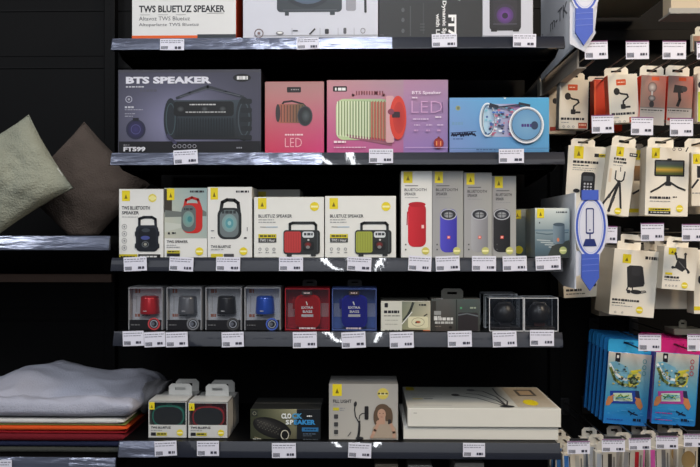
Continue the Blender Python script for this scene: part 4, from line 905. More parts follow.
# mid grey folded end lying right of the pale cloth, over the stack edge
def hf2(px, v): return .012 + .05 * ss((px - 120) / 12) * ss((164 - px) / 26) * ss(v * 4)
_zg = P(145, 412, .1)[1]
xg0, xg1 = P(140, 400, .12)[0], P(160, 400, .12)[0]
mb = MB(); vs = []; fs = []; N, K_ = 24, 20
for i in range(N + 1):
    u = i / N; x = xg0 + (xg1 - xg0) * u; hz = .036 * (1 - .80 * u ** 1.3); zc_ = P(60, 402, .12)[1] + .026 * u + .002 * math.sin(u * 14)
    for k in range(K_):
        a = 2 * math.pi * k / K_; q = Vector((u * 3, math.cos(a) * 2, math.sin(a) * 2))
        vs.append((x, .19 + .08 * math.cos(a) * (1 - .3 * u), zc_ + hz * math.sin(a) * (1 + .3 * noise.noise(q)) ))
for i in range(N):
    for k in range(K_): fs.append((i * K_ + k, (i + 1) * K_ + k, (i + 1) * K_ + (k + 1) % K_, i * K_ + (k + 1) % K_))
fs += [tuple(range(K_)), tuple(N * K_ + k for k in range(K_))[::-1]]
mb.add(vs, fs, c(112, 112, 116), 'cloth', True)
tag(mb.build('rolled_cloth'), 'dark grey rolled cloth end poking out right of the pale cloth', 'folded textile', 'folded textiles in the stack')

# ================================================================== end signs between the bays
XS = P(575, 233, 0)[0]
def sign(label, cy, icon, ztop, zbot, text=None):
    DX = -6 if text else 0
    t = thing('shelf_end_sign', (XS, 0, P(575, cy, 0)[1]), label, 'sign', 'oval signs on the shelf ends')
    z0 = t.location.z
    mb = MB(); BD = c(232, 234, 240)
    vs = [(.0, .33, ztop - z0), (.0, .002, ztop - z0), (.0, .002, zbot - z0), (.0, .10, zbot - z0 + (-.002 if text else .0)), (.0, .33, zbot - z0 + (-.012 if text else .045))]
    vs += [(.003, b, d) for a, b, d in vs]; n = 5
    mb.add(vs, [tuple(range(5)), tuple(range(5, 10))[::-1]] + [(k, (k + 1) % n, n + (k + 1) % n, n + k) for k in range(n)], BD)
    if text:
        gv, gf = text_geo(text, .0)
        ya, yb = .225, .06; zt_ = P(558, 15, .18)[1] - z0; zb_ = P(558, 27, .18)[1] - z0
        mb.add([(-.0006, ya + (yb - ya) * u, zb_ + (zt_ - zb_) * v) for u, v in gv], gf, c(96, 98, 106))
        mb.tube([(-.001, .31, zb_ - .01), (-.001, .305, zb_ + .015), (-.001, .295, zb_ - .01)], .0012, c(120, 122, 130))
    mb.build('side_panel', t)
    sc = SC(590, -.012); mb = MB()
    def q(x, y): return ((x + DX - 575) * sc, (cy - y) * sc)
    out = [q(590 + 16.5 * math.cos(k * math.pi / 18), cy - 32 * math.sin(k * math.pi / 18)) for k in range(36)]
    mb.prism(out, -.010, -.004, c(214, 216, 228), edge=c(232, 232, 240)); mb.build('oval_board', t)
    mb = MB(); a = Art(mb, 575 - DX, 575 - DX, cy, 0, sc, -.010)
    BL = c(70, 96, 190)
    a.ring(589.5, cy, 15, 29.5, 2.2, BL); a.ring(589.5, cy, 11.8, 26, .5, c(170, 180, 220))
    if icon == 'phone':
        NB = c(36, 50, 110)
        a.rr(584.4, cy - 19, 592.6, cy + 7, 1.6, NB); a.rr(585.4, cy - 17.6, 591.6, cy + 5.4, 1, c(206, 208, 222)); a.ell(588.5, cy + 3, .8, .8, NB)
        a.rect(588, cy + 6, 589.3, cy + 12, NB); a.poly([(584, cy + 12), (593, cy + 12), (595.4, cy + 19.4), (581.4, cy + 19.4)], NB)
    else:
        a.ring(589, cy + 8, 8, 8, 1, c(60, 70, 90)); a.ring(589, cy + 8, 5, 5, 1.2, c(60, 70, 90)); a.line([(584, cy + 14), (594, cy + 14)], 1, c(60, 70, 90))
    mb.build('oval_print', t)
    mb = MB()
    rb = [q(580.5, cy + 27), q(597.5, cy + 27), q(597.5, cy + 51), q(588.5, cy + 64), q(580, cy + 51)]
    mb.prism(rb, -.012, -.006, BL)
    for k in range(3): mb.prism([q(580.5, cy + 32 + k * 6), q(597.5, cy + 31 + k * 6), q(597.5, cy + 31.6 + k * 6), q(580.5, cy + 32.6 + k * 6)], -.0124, -.011, c(110, 130, 210))
    mb.build('ribbon_tail', t)
    mb = MB(); mb.prism([q(580.5, cy - 37), q(597, cy - 37), q(597, cy - 27), q(580.5, cy - 27)], -.012, -.004, BL); mb.build('ribbon_top', t)
    mb = MB(); mb.prism([q(575, cy + 20), q(603, cy + 20), q(600, cy + 48), q(601, cy + 51), q(590, cy + 70), q(575, cy + 62)] if text else [q(575, cy + 24), q(600, cy + 24), q(598, cy + 40), q(575, cy + 50)], -.006, -.003, c(205, 208, 218)); mb.build('backing_board', t)
    return t
sign('oval blue and white sign with phone stand icon at the shelf end', 227, 'phone', P(560, 196, .15)[1], P(575, 289, 0)[1])
sign('pale sign panel lettered m-TK with blue ribbon at the top shelf end', -17, 'dial', P(560, -80, 0)[1], P(575, 46, 0)[1], 'm-TK')

# ================================================================== hook wall on the right
XW0 = P(577, 233, 0)[0] + .006
mb = MB()
za, zb_ = P(590, 65, .0)[1], P(590, 47, .0)[1]
mb.box(XW0, XW0 + .004, .02, BACK - .002, za, zb_, mat='taupe'); mb.box(XW0, XW0 + .02, .02, BACK - .002, za - .003, za, mat='taupe')
mb.box(XW0 - .006, XW0 + .01, BACK - .06, BACK - .03, za - .004, zb_ + .004, c(150, 146, 136), 'card')
tag(mb.build('support_arm'), 'taupe metal support arm sloping away beneath the m-TK sign', 'bracket')
# back rail, upper light strip
mb = MB(); xa_, xb_ = P(575, 10, .36)[0], P(760, 10, .36)[0]; z = P(640, 34, .36)[1]
mb.box(xa_, xb_, .37, BACK - .001, z - .015, z + .015, mat='shelf', bev=.002); tag(mb.build('hook_rail'), 'black horizontal hook rail behind the top row of tags', 'rail', 'rails of the hook wall')
mb = MB(); z = P(640, -6, .2)[1]; mb.box(P(596, 0, .2)[0], P(668, 0, .2)[0], .2, .40, z - .002, z + .006, c(120, 122, 108), 'plastic', .001)
tag(mb.build('glass_tray'), 'pale greenish tray edge at the top above the hook wall', 'tray')
mb = MB(); z0_ = P(690, 11, .1)[1]; x0_, x1_ = P(671, 5, .1)[0], P(730, 5, .1)[0]
mb.box(0, x1_ - x0_, 0, .05, 0, .16, c(190, 176, 152), 'card', .001); mb.box(-.006, x1_ - x0_, -.004, .0, -.004, .006, c(150, 150, 146), 'plastic')
tag(mb.build('storage_box', None, (x0_, .1, z0_)), 'beige box whose underside edge shows at the top corner', 'box')
mb = MB(); mb.box(0, .14, 0, .07, 0, .004, c(150, 150, 146), 'plastic', .0005); tag(mb.build('box_ledge', None, (x0_ - .006, .09, z0_ - .0085)), 'thin pale ledge carrying the beige box at the top corner', 'ledge')

hooks = {}
def hook(hx, hy, label):
    X, Z = P(hx, hy, 0)
    t = thing('display_hook', (X, BACK, Z), label, 'hook', 'display hooks on the hook wall')
    mb = MB(); mb.tube([(0, 0, 0), (0, -BACK + .03, 0), (0, -BACK + .014, .003), (0, -BACK + .004, .010)], .0022, c(70, 66, 62), 'rod'); mb.build('rod', t)
    mb = MB(); mb.tube([(0, 0, .022), (0, -BACK + .012, .022), (0, -BACK + .004, .020)], .0014, c(70, 66, 62), 'rod'); mb.build('tag_wire', t)
    mb = MB(); mb.box(-.013, .013, -.008, 0, -.014, .032, c(26, 26, 28), 'plastic', .001); mb.build('back_clip', t)
    mb = MB(); mb.box(-.02, .02, -BACK + .001, -BACK + .004, .005, .036, c(40, 40, 42), 'plastic', .0005); mb.build('tag_holder', t)
    return X, Z
def htag(rect, where): price_tag(rect, where, Y=-.0015, pink=True, tilt=random.Random(int(rect[0])).uniform(-.03, .03))
def yhook(hook_px, pack_px): 
    vp = 350 + F * math.tan(YAW)
    return D * ((hook_px - vp) / (pack_px - vp) - 1)

def pack(name, label, hk, rect, Y, depth, art, front, side=None, top=None, tabw=24, tabh=8, tabcol=None, group=None, tilt=0.0, yaw=0.0, tabx=None, cat='hanging pack', mat='card', plain=False, hx=None, ax=0):
    """a pack hanging by its tab from hook hk=(X,Z); its front is photo rect at distance Y"""
    x0, y0, x1, y1 = rect
    X0, zt = P(x0, y0, Y); X1, zbm = P(x1, y1, Y); _, zt = P((x0 + x1) / 2, y0, Y)
    cx = (X0 + X1) / 2; hw = (X1 - X0) / 2; sc = 2 * hw / (x1 - x0); h = zt - zbm
    hX = hk[0] if hk else cx
    t = thing(name, (hX, Y, zt), label, cat, group, rot=(0, tilt, yaw))
    off = cx - hX
    mb = MB(); mb.box(off - hw, off + hw, 0, depth, -h, 0, front, mat, .0007, top or front, side or front)
    if art:
        a = Art(mb, x0, x1, y0, 0, sc, 0.0, mat); a.cx = (x0 + x1) / 2 - off / sc - (ax or 0); art(a)
    if plain: return tag(mb.build(name, None, t.location, t.rotation_euler), label, cat, group) if not bpy.data.objects.remove(t) else None
    mb.build('carton', t)
    hz = (hk[1] - zt) if hk else .01
    hh = max(hz / (.54 if hz < .02 else .62), .012)
    hang_tab(t, 0 if abs(off) < hw else off, 0, tabw * sc, hh, tabcol or front, depth * .5)
    return t
WP = c(236, 230, 216)

# ---- row 1 of the hook wall
H11 = hook(597, 58, 'display hook carrying white car mount packs nearest the m-TK sign')
H12 = hook(637, 58, 'display hook carrying the second column of white car mount packs')
H13 = hook(674, 58, 'display hook carrying the window packs with silver gadget')
H14 = hook(704, 57, 'display hook carrying the window packs with black gadget')
for r_, wh in (((585, 41, 608, 59), 'on top hook row, nearest the m-TK sign'), ((626, 41, 649, 59), 'on top hook row, in the middle of three'), ((662.5, 41, 686, 59), 'on top hook row, above the silver gadget pack'), ((697, 42, 720, 59), 'on top hook row, cut by the right edge')): htag(r_, wh)
OR = c(216, 84, 40)
def mount_art(x0, y0, W_, H_):
    def f(a):
        k = W_ / 30.0; K = c(36, 34, 34)
        a.rr(x0 + 8.5 * k, y0 + 5, x0 + 18.5 * k, y0 + 11, .8, OR); a.greek(x0 + 10 * k, y0 + 7.4, x0 + 17 * k, 1, c(245, 220, 200))
        a.ell(x0 + 8.5 * k, y0 + 17, 3, 3.6, K); a.line([(x0 + 8.5 * k, y0 + 17), (x0 + 13 * k, y0 + 19.5), (x0 + 19 * k, y0 + 20.5), (x0 + 20 * k, y0 + 23), (x0 + 15 * k, y0 + 27), (x0 + 14.6 * k, y0 + 31)], 1.7, K)
        a.rr(x0 + 12 * k, y0 + 30, x0 + 17 * k, y0 + 35, 1, K); a.rr(x0 + 17 * k, y0 + 32, x0 + 22 * k, y0 + 34, .6, K)
        a.greek(x0 + 2 * k, y0 + 38.5, x0 + 26 * k, (y0 + 40.8) - (y0 + 38.5), INK); a.greek(x0 + 2.5 * k, y0 + 43, x0 + 10 * k, .7, GRY)
        for j in range(3): a.ring(x0 + 5 * k + j * 5 * k, y0 + 47.5, 1.1, 1.1, .4, GRY)
        a.rect(x0 + 20 * k, y0 + 43.5, x0 + 29 * k, y0 + 49, c(176, 70, 40)); a.greek(x0 + 21 * k, y0 + 45, x0 + 28 * k, 1.2, c(240, 200, 170))
    return f
pack('mount_pack', 'white car mount pack with orange badge, nearest the blue drum box', H11, (560, 79.5, 589, 129), yhook(597, 574.5), .032, mount_art(560, 79.5, 29, 50), WP, c(206, 200, 188), tilt=R(1.5), group='car mount packs')
pack('mount_pack', 'white car mount pack peeping out behind the first one', H11, (548.5, 86, 576, 134), .34, .03, lambda a: (a.ell(555, 101, 2.4, 3, INK), a.rect(550, 127, 560, 131, c(150, 50, 40))), c(206, 198, 184), c(180, 174, 160), tabw=22, group='car mount packs')
pack('mount_pack', 'orange-red sided pack directly left of the second mount pack', H12, (594, 79.5, 622, 131), .25, .035, lambda a: (a.rect(594, 79.5, 622, 131, c(206, 58, 28)), a.rect(594, 81, 596, 129, c(226, 90, 50))), c(206, 58, 28), c(196, 50, 26), tabcol=WP, group='car mount packs')
pack('mount_pack', 'white car mount pack in front of the orange-red pack', H12, (607.5, 74.5, 637, 123), yhook(637, 618.5), .03, mount_art(607.5, 74.5, 29, 50), WP, c(206, 62, 34), tilt=R(-3), group='car mount packs')
def gpack(x0, y0, W_, prod):
    def f(a):
        a.grid(x0, y0, x0 + W_, y0 + 36, lambda u, v: c(int(150 + 60 * u * (1 - v)), int(126 - 10 * u), int(118 - 16 * u)), 4, 4)
        a.rr(x0 + W_ * .42, y0 + 1.5, x0 + W_ * .72, y0 + 5, .6, OR)
        m = x0 + W_ * .46
        if prod == 'silver':
            a.ell(m, y0 + 12, 4.6, 5.4, c(206, 200, 196), c(110, 80, 78)); a.rect(m - .8, y0 + 16, m + .8, y0 + 21, c(200, 196, 194)); a.ell(m, y0 + 23, 3.6, 3, c(190, 184, 182), c(70, 60, 60)); a.ell(m, y0 + 29, 2.4, 3.6, c(60, 56, 58))
        else:
            K = c(40, 37, 40); a.poly([(m - 5, y0 + 9), (m + 5, y0 + 10), (m + 4, y0 + 17), (m - 6, y0 + 17)], K); a.line([(m, y0 + 16), (m + 1, y0 + 24), (m - 1, y0 + 30)], 3, K); a.ell(m + 5, y0 + 13, 3, 3, c(60, 56, 58))
        a.rect(x0, y0 + 32.5, x0 + W_, y0 + 50, c(176, 170, 166)); a.rect(x0, y0 + 32, x0 + W_, y0 + 33, c(120, 112, 110)); a.greek(x0 + 1, y0 + 34.5, x0 + W_ - 2, 1.1, c(70, 66, 66))
        a.greek(x0 + 2, y0 + 37, x0 + 14, .6, GRY); a.rect(x0 + 1, y0 + 42.5, x0 + W_ * .52, y0 + 45.4, c(170, 50, 46))
    return f
pack('gadget_pack', 'grey and orange window pack with silver gadget', H13, (641.5, 75.5, 666.5, 121), yhook(674, 654), .03, gpack(641.5, 75.5, 25, 'silver'), c(160, 140, 132), c(222, 62, 26), tabcol=WP, tilt=R(3), group='gadget window packs')
pack('gadget_pack', 'grey and orange window pack with black gadget', H14, (668.5, 76, 693.5, 120), .13, .03, gpack(668.5, 76, 25, 'black'), c(160, 146, 140), c(222, 62, 26), tabcol=WP, tilt=R(3), group='gadget window packs')
pack('gadget_pack', 'orange sided pack behind the silver gadget pack', H13, (634, 80, 660, 122), .21, .03, None, c(216, 60, 28), c(216, 60, 28), tabcol=WP, group='gadget window packs')
pack('gadget_pack', 'orange sided pack behind the black gadget pack', H14, (662, 80, 686, 121), .21, .03, None, c(216, 60, 28), c(216, 60, 28), tabcol=WP, group='gadget window packs')
H15 = hook(733, 57, 'display hook at the right frame edge with white and green pack')
pack('gadget_pack', 'white pack with yellow-green stripe cut by the right edge', H15, (697.5, 73, 724, 122), .12, .03, lambda a: (a.rect(698, 92, 701, 122, c(190, 200, 60)), a.ell(700, 85, 2, 3, INK)), WP, c(220, 210, 190), group='gadget window packs')
pack('photo_pack', 'small pack with warm photo beside the top right tag', None, (692.5, 34, 716, 51), .05, .012, lambda a: (a.grid(693, 36, 700, 50, lambda u, v: c(120 + int(40 * u), 100, 80), 2, 2), a.ell(697, 44, 2, 3, c(190, 120, 100))), c(190, 186, 170), tabw=16)

# ---- row 2
H21 = hook(603, 134, 'display hook carrying the phone picture packs')
H22 = hook(642, 135, 'display hook carrying the tripod packs')
H23 = hook(681, 136, 'display hook carrying the tablet stand packs')
for r_, wh in (((592, 115, 614, 133), 'on second hook row, nearest the blue drum box'), ((631, 117, 653, 135), 'on second hook row, below silver gadget pack'), ((670, 118, 693, 136), 'on second hook row, below black gadget pack')): htag(r_, wh)
def q1(a):
    ytag(a, 574.5, 146.5, 584, 159); a.rect(595, 153, 612, 156.5, c(214, 196, 40)); a.rect(595, 153, 599.5, 156.5, INK); a.greek(600, 154.2, 610, 1.2, INK)
    a.greek(574, 161, 600, (163.4) - (161), INK); a.greek(574, 165, 590, 1.2, INK); a.greek(574, 168, 597, .6, GRY); a.greek(574, 170, 594, .6, GRY)
    K = c(34, 34, 38)
    a.rr(583, 172, 597, 200, 3.5, K); a.rr(585, 176, 595, 181, 1, c(80, 84, 90)); 
    for i in range(3):
        for j in range(4): a.rr(586 + i * 3.1, 183 + j * 3, 587.8 + i * 3.1, 184.8 + j * 3, .4, c(200, 200, 205))
    a.ell(579, 191.4, 3.4, 2, K)
pack('phone_pack', 'white pack with black keypad phone picture above the oval sign', H21, (568.5, 146, 607, 215), yhook(603, 585), .035, q1, WP, c(50, 50, 50), tilt=R(3.5), tabw=24, group='second row hanging packs')
def q2(a):
    ytag(a, 613.5, 147.5, 621, 157); a.rr(627, 152.5, 635, 156, .5, INK); a.greek(628, 153.6, 634, 1.1, WHT)
    a.greek(612, 158.5, 624, (160.8) - (158.5), INK); a.greek(612, 162, 626, (164) - (162), INK); a.greek(612, 166, 622, .6, GRY)
    a.rr(609, 170, 611.6, 184, .8, c(230, 214, 190))
    K = c(40, 40, 42)
    a.line([(615.5, 172), (615.5, 180), (618, 182), (622, 182), (624, 180), (624.5, 172)], 1.3, K); a.line([(619.6, 168), (620, 172)], .8, K); a.rect(618, 181, 621, 185, K)
    a.line([(619, 184), (613, 195), (606.5, 206)], 2, K); a.line([(619.6, 184), (615.6, 200), (613, 212)], 2.6, K); a.line([(620.6, 184), (622.6, 196), (624.5, 209)], 2, K)
    a.line([(612, 197), (611, 199)], 2.8, c(70, 70, 72)); a.line([(616, 199), (615, 203)], 3.2, c(70, 70, 72)); a.ell(613, 212.6, 1.6, 1.4, K)
    badge(a, 622, 212, 3.6)
pack('tripod_pack', 'white pack showing a black mini tripod', H22, (611, 147, 637, 216), .105, .035, q2, WP, c(220, 212, 196), ax=3.5, tilt=R(7), group='second row hanging packs')
pack('tripod_pack', 'pack with sunset photo squeezed behind the tripod pack', H22, (620, 150, 647, 216), .22, .03, lambda a: (a.grid(634, 166, 647, 181, lambda u, v: c(150 - int(60 * v), 110 - int(30 * v), 70), 2, 3), a.line([(647, 186), (633, 194)], 2, INK), ytag(a, 636, 150, 644, 160), a.rect(628, 209, 646, 213, YEL)), c(220, 212, 194), c(200, 192, 176), group='second row hanging packs')
def q3(a):
    ytag(a, 652, 148, 660, 158.5)
    a.ring(674, 149, 1.4, 1.8, .5, INK); a.ring(680, 149, 1.8, 1.6, .5, INK); a.line([(686, 151), (688, 147)], 1, INK)
    a.rr(655, 160, 685, 176.5, 1.2, c(34, 34, 36)); a.grid(656.5, 161.5, 683.5, 175, lambda u, v: c(int(70 + 130 * math.exp(-((v - .62) ** 2) / .03)), int(80 + 80 * math.exp(-((v - .6) ** 2) / .04)), int(90 - 50 * v)), 4, 8)
    a.rr(667.5, 158.5, 672, 161, .8, c(40, 40, 42)); a.rr(667, 176, 671, 186, .8, c(40, 40, 42)); a.line([(668, 182), (660, 188), (652, 192.5)], 1.9, c(40, 40, 42)); a.line([(670, 182), (679, 187.4), (686, 190)], 1.9, c(40, 40, 42)); a.rr(666, 182, 672, 186, 1, c(40, 40, 42))
    a.greek(651, 197, 672, (199.2) - (197), INK); a.greek(674, 196.6, 678, 1.2, INK); a.greek(651, 201.4, 672, .6, GRY)
    a.rect(650, 208.5, 672, 211.6, c(206, 190, 44)); a.rect(650, 211.6, 672, 214.6, INK); a.greek(652, 209.4, 670, 1.3, INK); a.greek(652, 212.4, 670, 1.1, c(200, 200, 190)); badge(a, 681, 208.6, 3.8)
pack('stand_pack', 'large white pack showing a tablet on a tripod stand', H23, (646.5, 147, 689.5, 216), yhook(681, 664), .04, q3, WP, c(214, 206, 190), tilt=R(1.5), tabw=26, group='second row hanging packs')
H24 = hook(726, 136, 'display hook beside the frame edge in the second row')
pack('stand_pack', 'white tripod stand pack cut by the right frame edge', H24, (691.5, 152, 726, 206), .13, .04, lambda a: (ytag(a, 693, 154, 700, 164), a.line([(698, 180), (692, 188)], 2, INK), a.rect(697, 166, 704, 178, INK), a.greek(692, 193, 700, 1, GRY)), WP, c(214, 206, 190), tilt=R(0), group='second row hanging packs')
pack('stand_pack', 'pack end seen below the cut-off stand pack at the right', H24, (688, 160, 720, 214), .22, .05, None, c(210, 200, 182), c(196, 188, 170), group='second row hanging packs')

# ---- row 3
H31 = hook(612, 243, 'display hook beside the oval sign carrying a white pack')
H32 = hook(652, 242, 'display hook carrying the large packs with black seat gadget')
H33 = hook(693, 242, 'display hook carrying the phone bracket packs')
for r_, wh in (((598, 226, 617, 243), 'on third hook row, partly behind the oval sign'), ((641, 223, 664, 241), 'on third hook row, below the tripod packs'), ((682, 224, 705, 241), 'on third hook row, at the right frame edge')): htag(r_, wh)
def s1(a):
    a.greek(564, 288.6, 580, (290.8) - (288.6), INK); a.greek(564, 293, 583, 1, c(110, 108, 100)); badge(a, 600, 290.6, 3.8); a.ell(598, 272, 4, 3, INK); a.ell(592, 285, 2.4, 2, INK); a.greek(601, 264, 605, 1.4, INK)
pack('holder_pack', 'white holder pack tucked behind the oval sign', H31, (561.5, 252, 607, 297), yhook(612, 586), .05, s1, WP, c(180, 174, 160), tilt=R(-3), group='third row hanging packs')
def s2(a):
    ytag(a, 622, 255, 630.5, 264); a.greek(644.5, 255.6, 658, (258.6) - (255.6), INK)
    K = c(46, 46, 48)
    a.poly([(627, 268), (630, 266), (641, 265.6), (643, 267), (646, 283), (645, 286), (632, 288.5), (629, 287)], K); a.rr(632, 266.5, 641, 276, 2, c(54, 54, 57))
    a.line([(630, 287), (628.6, 291), (631, 292.6)], 1.4, K); a.line([(634, 287.8), (634.6, 291)], 1.2, K); a.ell(638, 292.2, 5.6, 2.2, K); a.line([(643, 291), (647, 290.4), (648, 291.6), (643, 293)], .8, K); a.rr(629, 290.6, 632.4, 294, .8, K)
    a.greek(615, 300.4, 643, (302.4) - (300.4), INK); a.greek(615, 304, 628, 1, INK); a.greek(615, 307, 636, .6, GRY)
    badge(a, 643, 310, 3.8); a.ring(619, 314, 1, 1, .4, GRY); a.ring(626, 314, 1, 1, .4, GRY)
pack('accessory_pack', 'large white pack picturing a black seat gadget with cable', H32, (614.5, 250, 659.5, 316.5), yhook(652, 637), .11, s2, WP, c(190, 182, 166), c(240, 234, 222), ax=1.5, tilt=R(5), tabw=24, group='third row hanging packs')
pack('accessory_pack', 'white pack behind the seat gadget pack, lower edge showing', H32, (599, 253.5, 637, 316), .24, .07, lambda a: a.greek(596, 309, 606, 1, INK), c(210, 202, 186), c(160, 152, 138), tabw=22, group='third row hanging packs')
def s3(a):
    ytag(a, 669, 248.6, 676.6, 255.4); K = c(48, 48, 50)
    a.poly([(679, 258), (687, 259), (688, 268), (684, 272), (676, 268)], K)
    for p in (((678, 260), (676, 254)), ((686, 260), (686, 254.5)), ((687, 268), (690, 271)), ((678, 268), (674, 268))): a.line(list(p), 1.8, K)
    for p in ((676, 254), (686, 254), (690, 272), (674, 268)): a.ell(p[0], p[1], 1.4, 1.4, K)
    a.line([(680, 262), (686, 268)], .8, c(110, 110, 112)); a.rect(667, 273.4, 674, 275.6, YEL); a.greek(666.5, 277, 682, (279) - (277), INK); a.greek(666.5, 280.4, 682, .9, GRY); badge(a, 687, 285.4, 3.4)
    for k in range(4): a.ring(668.5 + k * 3.4, 286.6, .9, .9, .4, GRY)
pack('bracket_pack', 'white pack picturing a black phone bracket', H33, (664.5, 247, 698, 290), yhook(693, 681.5), .045, s3, WP, c(190, 182, 166), c(240, 234, 222), tilt=R(4), tabw=22, group='third row hanging packs')
for k, (r_, Y_) in enumerate((((655, 250, 688, 309), .14), ((649, 251, 680, 305), .21), ((643, 252, 672, 302), .28))):
    pack('bracket_pack', ('white longer pack directly behind the phone bracket pack', 'white longer pack second behind the phone bracket pack', 'white longer pack third behind the phone bracket pack')[k], H33, r_, Y_, .04, None, c(214, 206, 190), c(176, 168, 152), tabw=20, group='third row hanging packs')
H34 = hook(737, 242, 'display hook past the phone bracket packs at the frame edge')
pack('bracket_pack', 'tall white pack with yellow band cut by the right frame edge', H34, (694, 250, 730, 314), .10, .04, lambda a: (a.rect(694, 307, 702, 311, YEL), a.ell(700, 280, 2, 4, INK)), WP, c(190, 182, 166), group='third row hanging packs')

# ---- row 4: pouches
H41 = hook(650, 353, 'display hook carrying the blue waterproof pouch packs')
H42 = hook(699, 353, 'display hook carrying the pink waterproof pouch packs')
def pouch_art(x0, y0, acc, acc2):
    def f(a):
        W_ = 43.0
        a.grid(x0, y0, x0 + W_, y0 + 72, lambda u, v: c(int(214 * (1 - v) ** 1.6 + 40 * v), int(206 - 84 * v - 10 * u * (1 - v)), int(186 + 10 * v + 6 * (1 - u))) , 6, 12)
        a.rr(x0 + 7, y0 + .5, x0 + 12, y0 + 9.5, .6, INK); a.rr(x0 + 8.4, y0 + 2.6, x0 + 10.6, y0 + 5.6, .6, WHT)
        a.poly([(x0 + 2, y0 + 10), (x0 + 8, y0 + 9), (x0 + 20, y0 + 14), (x0 + 24, y0 + 24), (x0 + 18, y0 + 32), (x0 + 8, y0 + 30), (x0 + 3, y0 + 20)], c(120, 176, 200))
        a.line([(x0 + 2, y0 + 12), (x0 + 7, y0 + 20), (x0 + 15, y0 + 26), (x0 + 24, y0 + 27)], 2.4, c(230, 236, 236)); a.line([(x0 + 3, y0 + 16), (x0 + 8, y0 + 27), (x0 + 16, y0 + 32), (x0 + 26, y0 + 32)], 3, c(110, 122, 66)); a.line([(x0 + 5, y0 + 20), (x0 + 9, y0 + 29)], 1.4, c(60, 76, 50))
        a.ell(x0 + 27, y0 + 25, 6.5, 8.5, c(196, 192, 70)); a.ell(x0 + 27, y0 + 27, 4.6, 4.4, c(58, 72, 52)); a.ell(x0 + 27, y0 + 27, 2.4, 2.2, c(120, 140, 110)); a.ell(x0 + 31, y0 + 22, 3, 3, c(226, 206, 120)); a.line([(x0 + 24, y0 + 18), (x0 + 33, y0 + 16)], 2, c(214, 206, 70))
        for k in range(3): a.ring(x0 + 36.5, y0 + 7 + k * 6, 2.0, 2.4, .7, acc2)
        a.poly([(x0 + 4, y0 + 39), (x0 + 31, y0 + 36.6), (x0 + 33, y0 + 50), (x0 + 6, y0 + 51.5)], acc); a.poly([(x0 + 7.5, y0 + 41), (x0 + 26, y0 + 39.4), (x0 + 27.4, y0 + 47.8), (x0 + 8.5, y0 + 49)], c(196, 222, 206)); a.line([(x0 + 11, y0 + 46), (x0 + 15, y0 + 42), (x0 + 18, y0 + 45), (x0 + 23, y0 + 42)], 1.4, c(80, 130, 80))
        a.poly([(x0 + 29, y0 + 37), (x0 + 33, y0 + 36.8), (x0 + 36, y0 + 51), (x0 + 31, y0 + 50)], c(44, 52, 84))
        SK = c(196, 130, 84)
        a.poly([(x0 + 1, y0 + 50), (x0 + 3, y0 + 44.5), (x0 + 7, y0 + 44), (x0 + 8, y0 + 49), (x0 + 4.5, y0 + 53.5), (x0 + 1, y0 + 54)], SK); a.line([(x0 + 3, y0 + 46), (x0 + 8.5, y0 + 43)], 1.4, SK)
        a.poly([(x0 + 30, y0 + 49), (x0 + 31, y0 + 44), (x0 + 35, y0 + 44.5), (x0 + 38, y0 + 52), (x0 + 36, y0 + 56), (x0 + 33, y0 + 54)], SK); a.line([(x0 + 30, y0 + 44), (x0 + 34, y0 + 47)], 1.4, SK)
        a.line([(x0 + 24, y0 + 58), (x0 + 28, y0 + 60), (x0 + 33, y0 + 61.4)], 1.5, c(26, 44, 70)); a.line([(x0 + 26, y0 + 61.6), (x0 + 30, y0 + 58.6)], 1, c(26, 44, 70))
        a.greek(x0 + 3, y0 + 67, x0 + 20, .8, acc); a.greek(x0 + 29, y0 + 65, x0 + 37, (y0 + 67.6) - (y0 + 65), c(24, 36, 60))
        if acc2[0] > .3: a.greek(x0 + 3, y0 + 60, x0 + 20, 1, c(170, 60, 140))
        rnd = random.Random(int(x0))
        for k in range(60):
            px_, py_ = x0 + rnd.uniform(3, 33), y0 + rnd.uniform(11, 34)
            if (px_ - x0) * .5 + 6 > py_ - y0 + 2: continue
            a.ell(px_, py_, rnd.uniform(.6, 1.8), rnd.uniform(.5, 1.2), rnd.choice([c(70, 90, 60), c(220, 224, 200), c(150, 176, 120), c(96, 160, 190), c(190, 180, 90), c(60, 70, 80)]), n=6)
        for k in range(14): a.line([(x0 + rnd.uniform(8, 26), y0 + rnd.uniform(41, 47)), (x0 + rnd.uniform(8, 26), y0 + rnd.uniform(41, 47))], .5, rnd.choice([c(60, 130, 80), c(200, 210, 120), c(90, 160, 200)]))
        for k in range(8): a.ell(x0 + rnd.uniform(2, 41), y0 + rnd.uniform(54, 66), rnd.uniform(1, 4), .5, c(70, 150, 205), n=8)
    return f
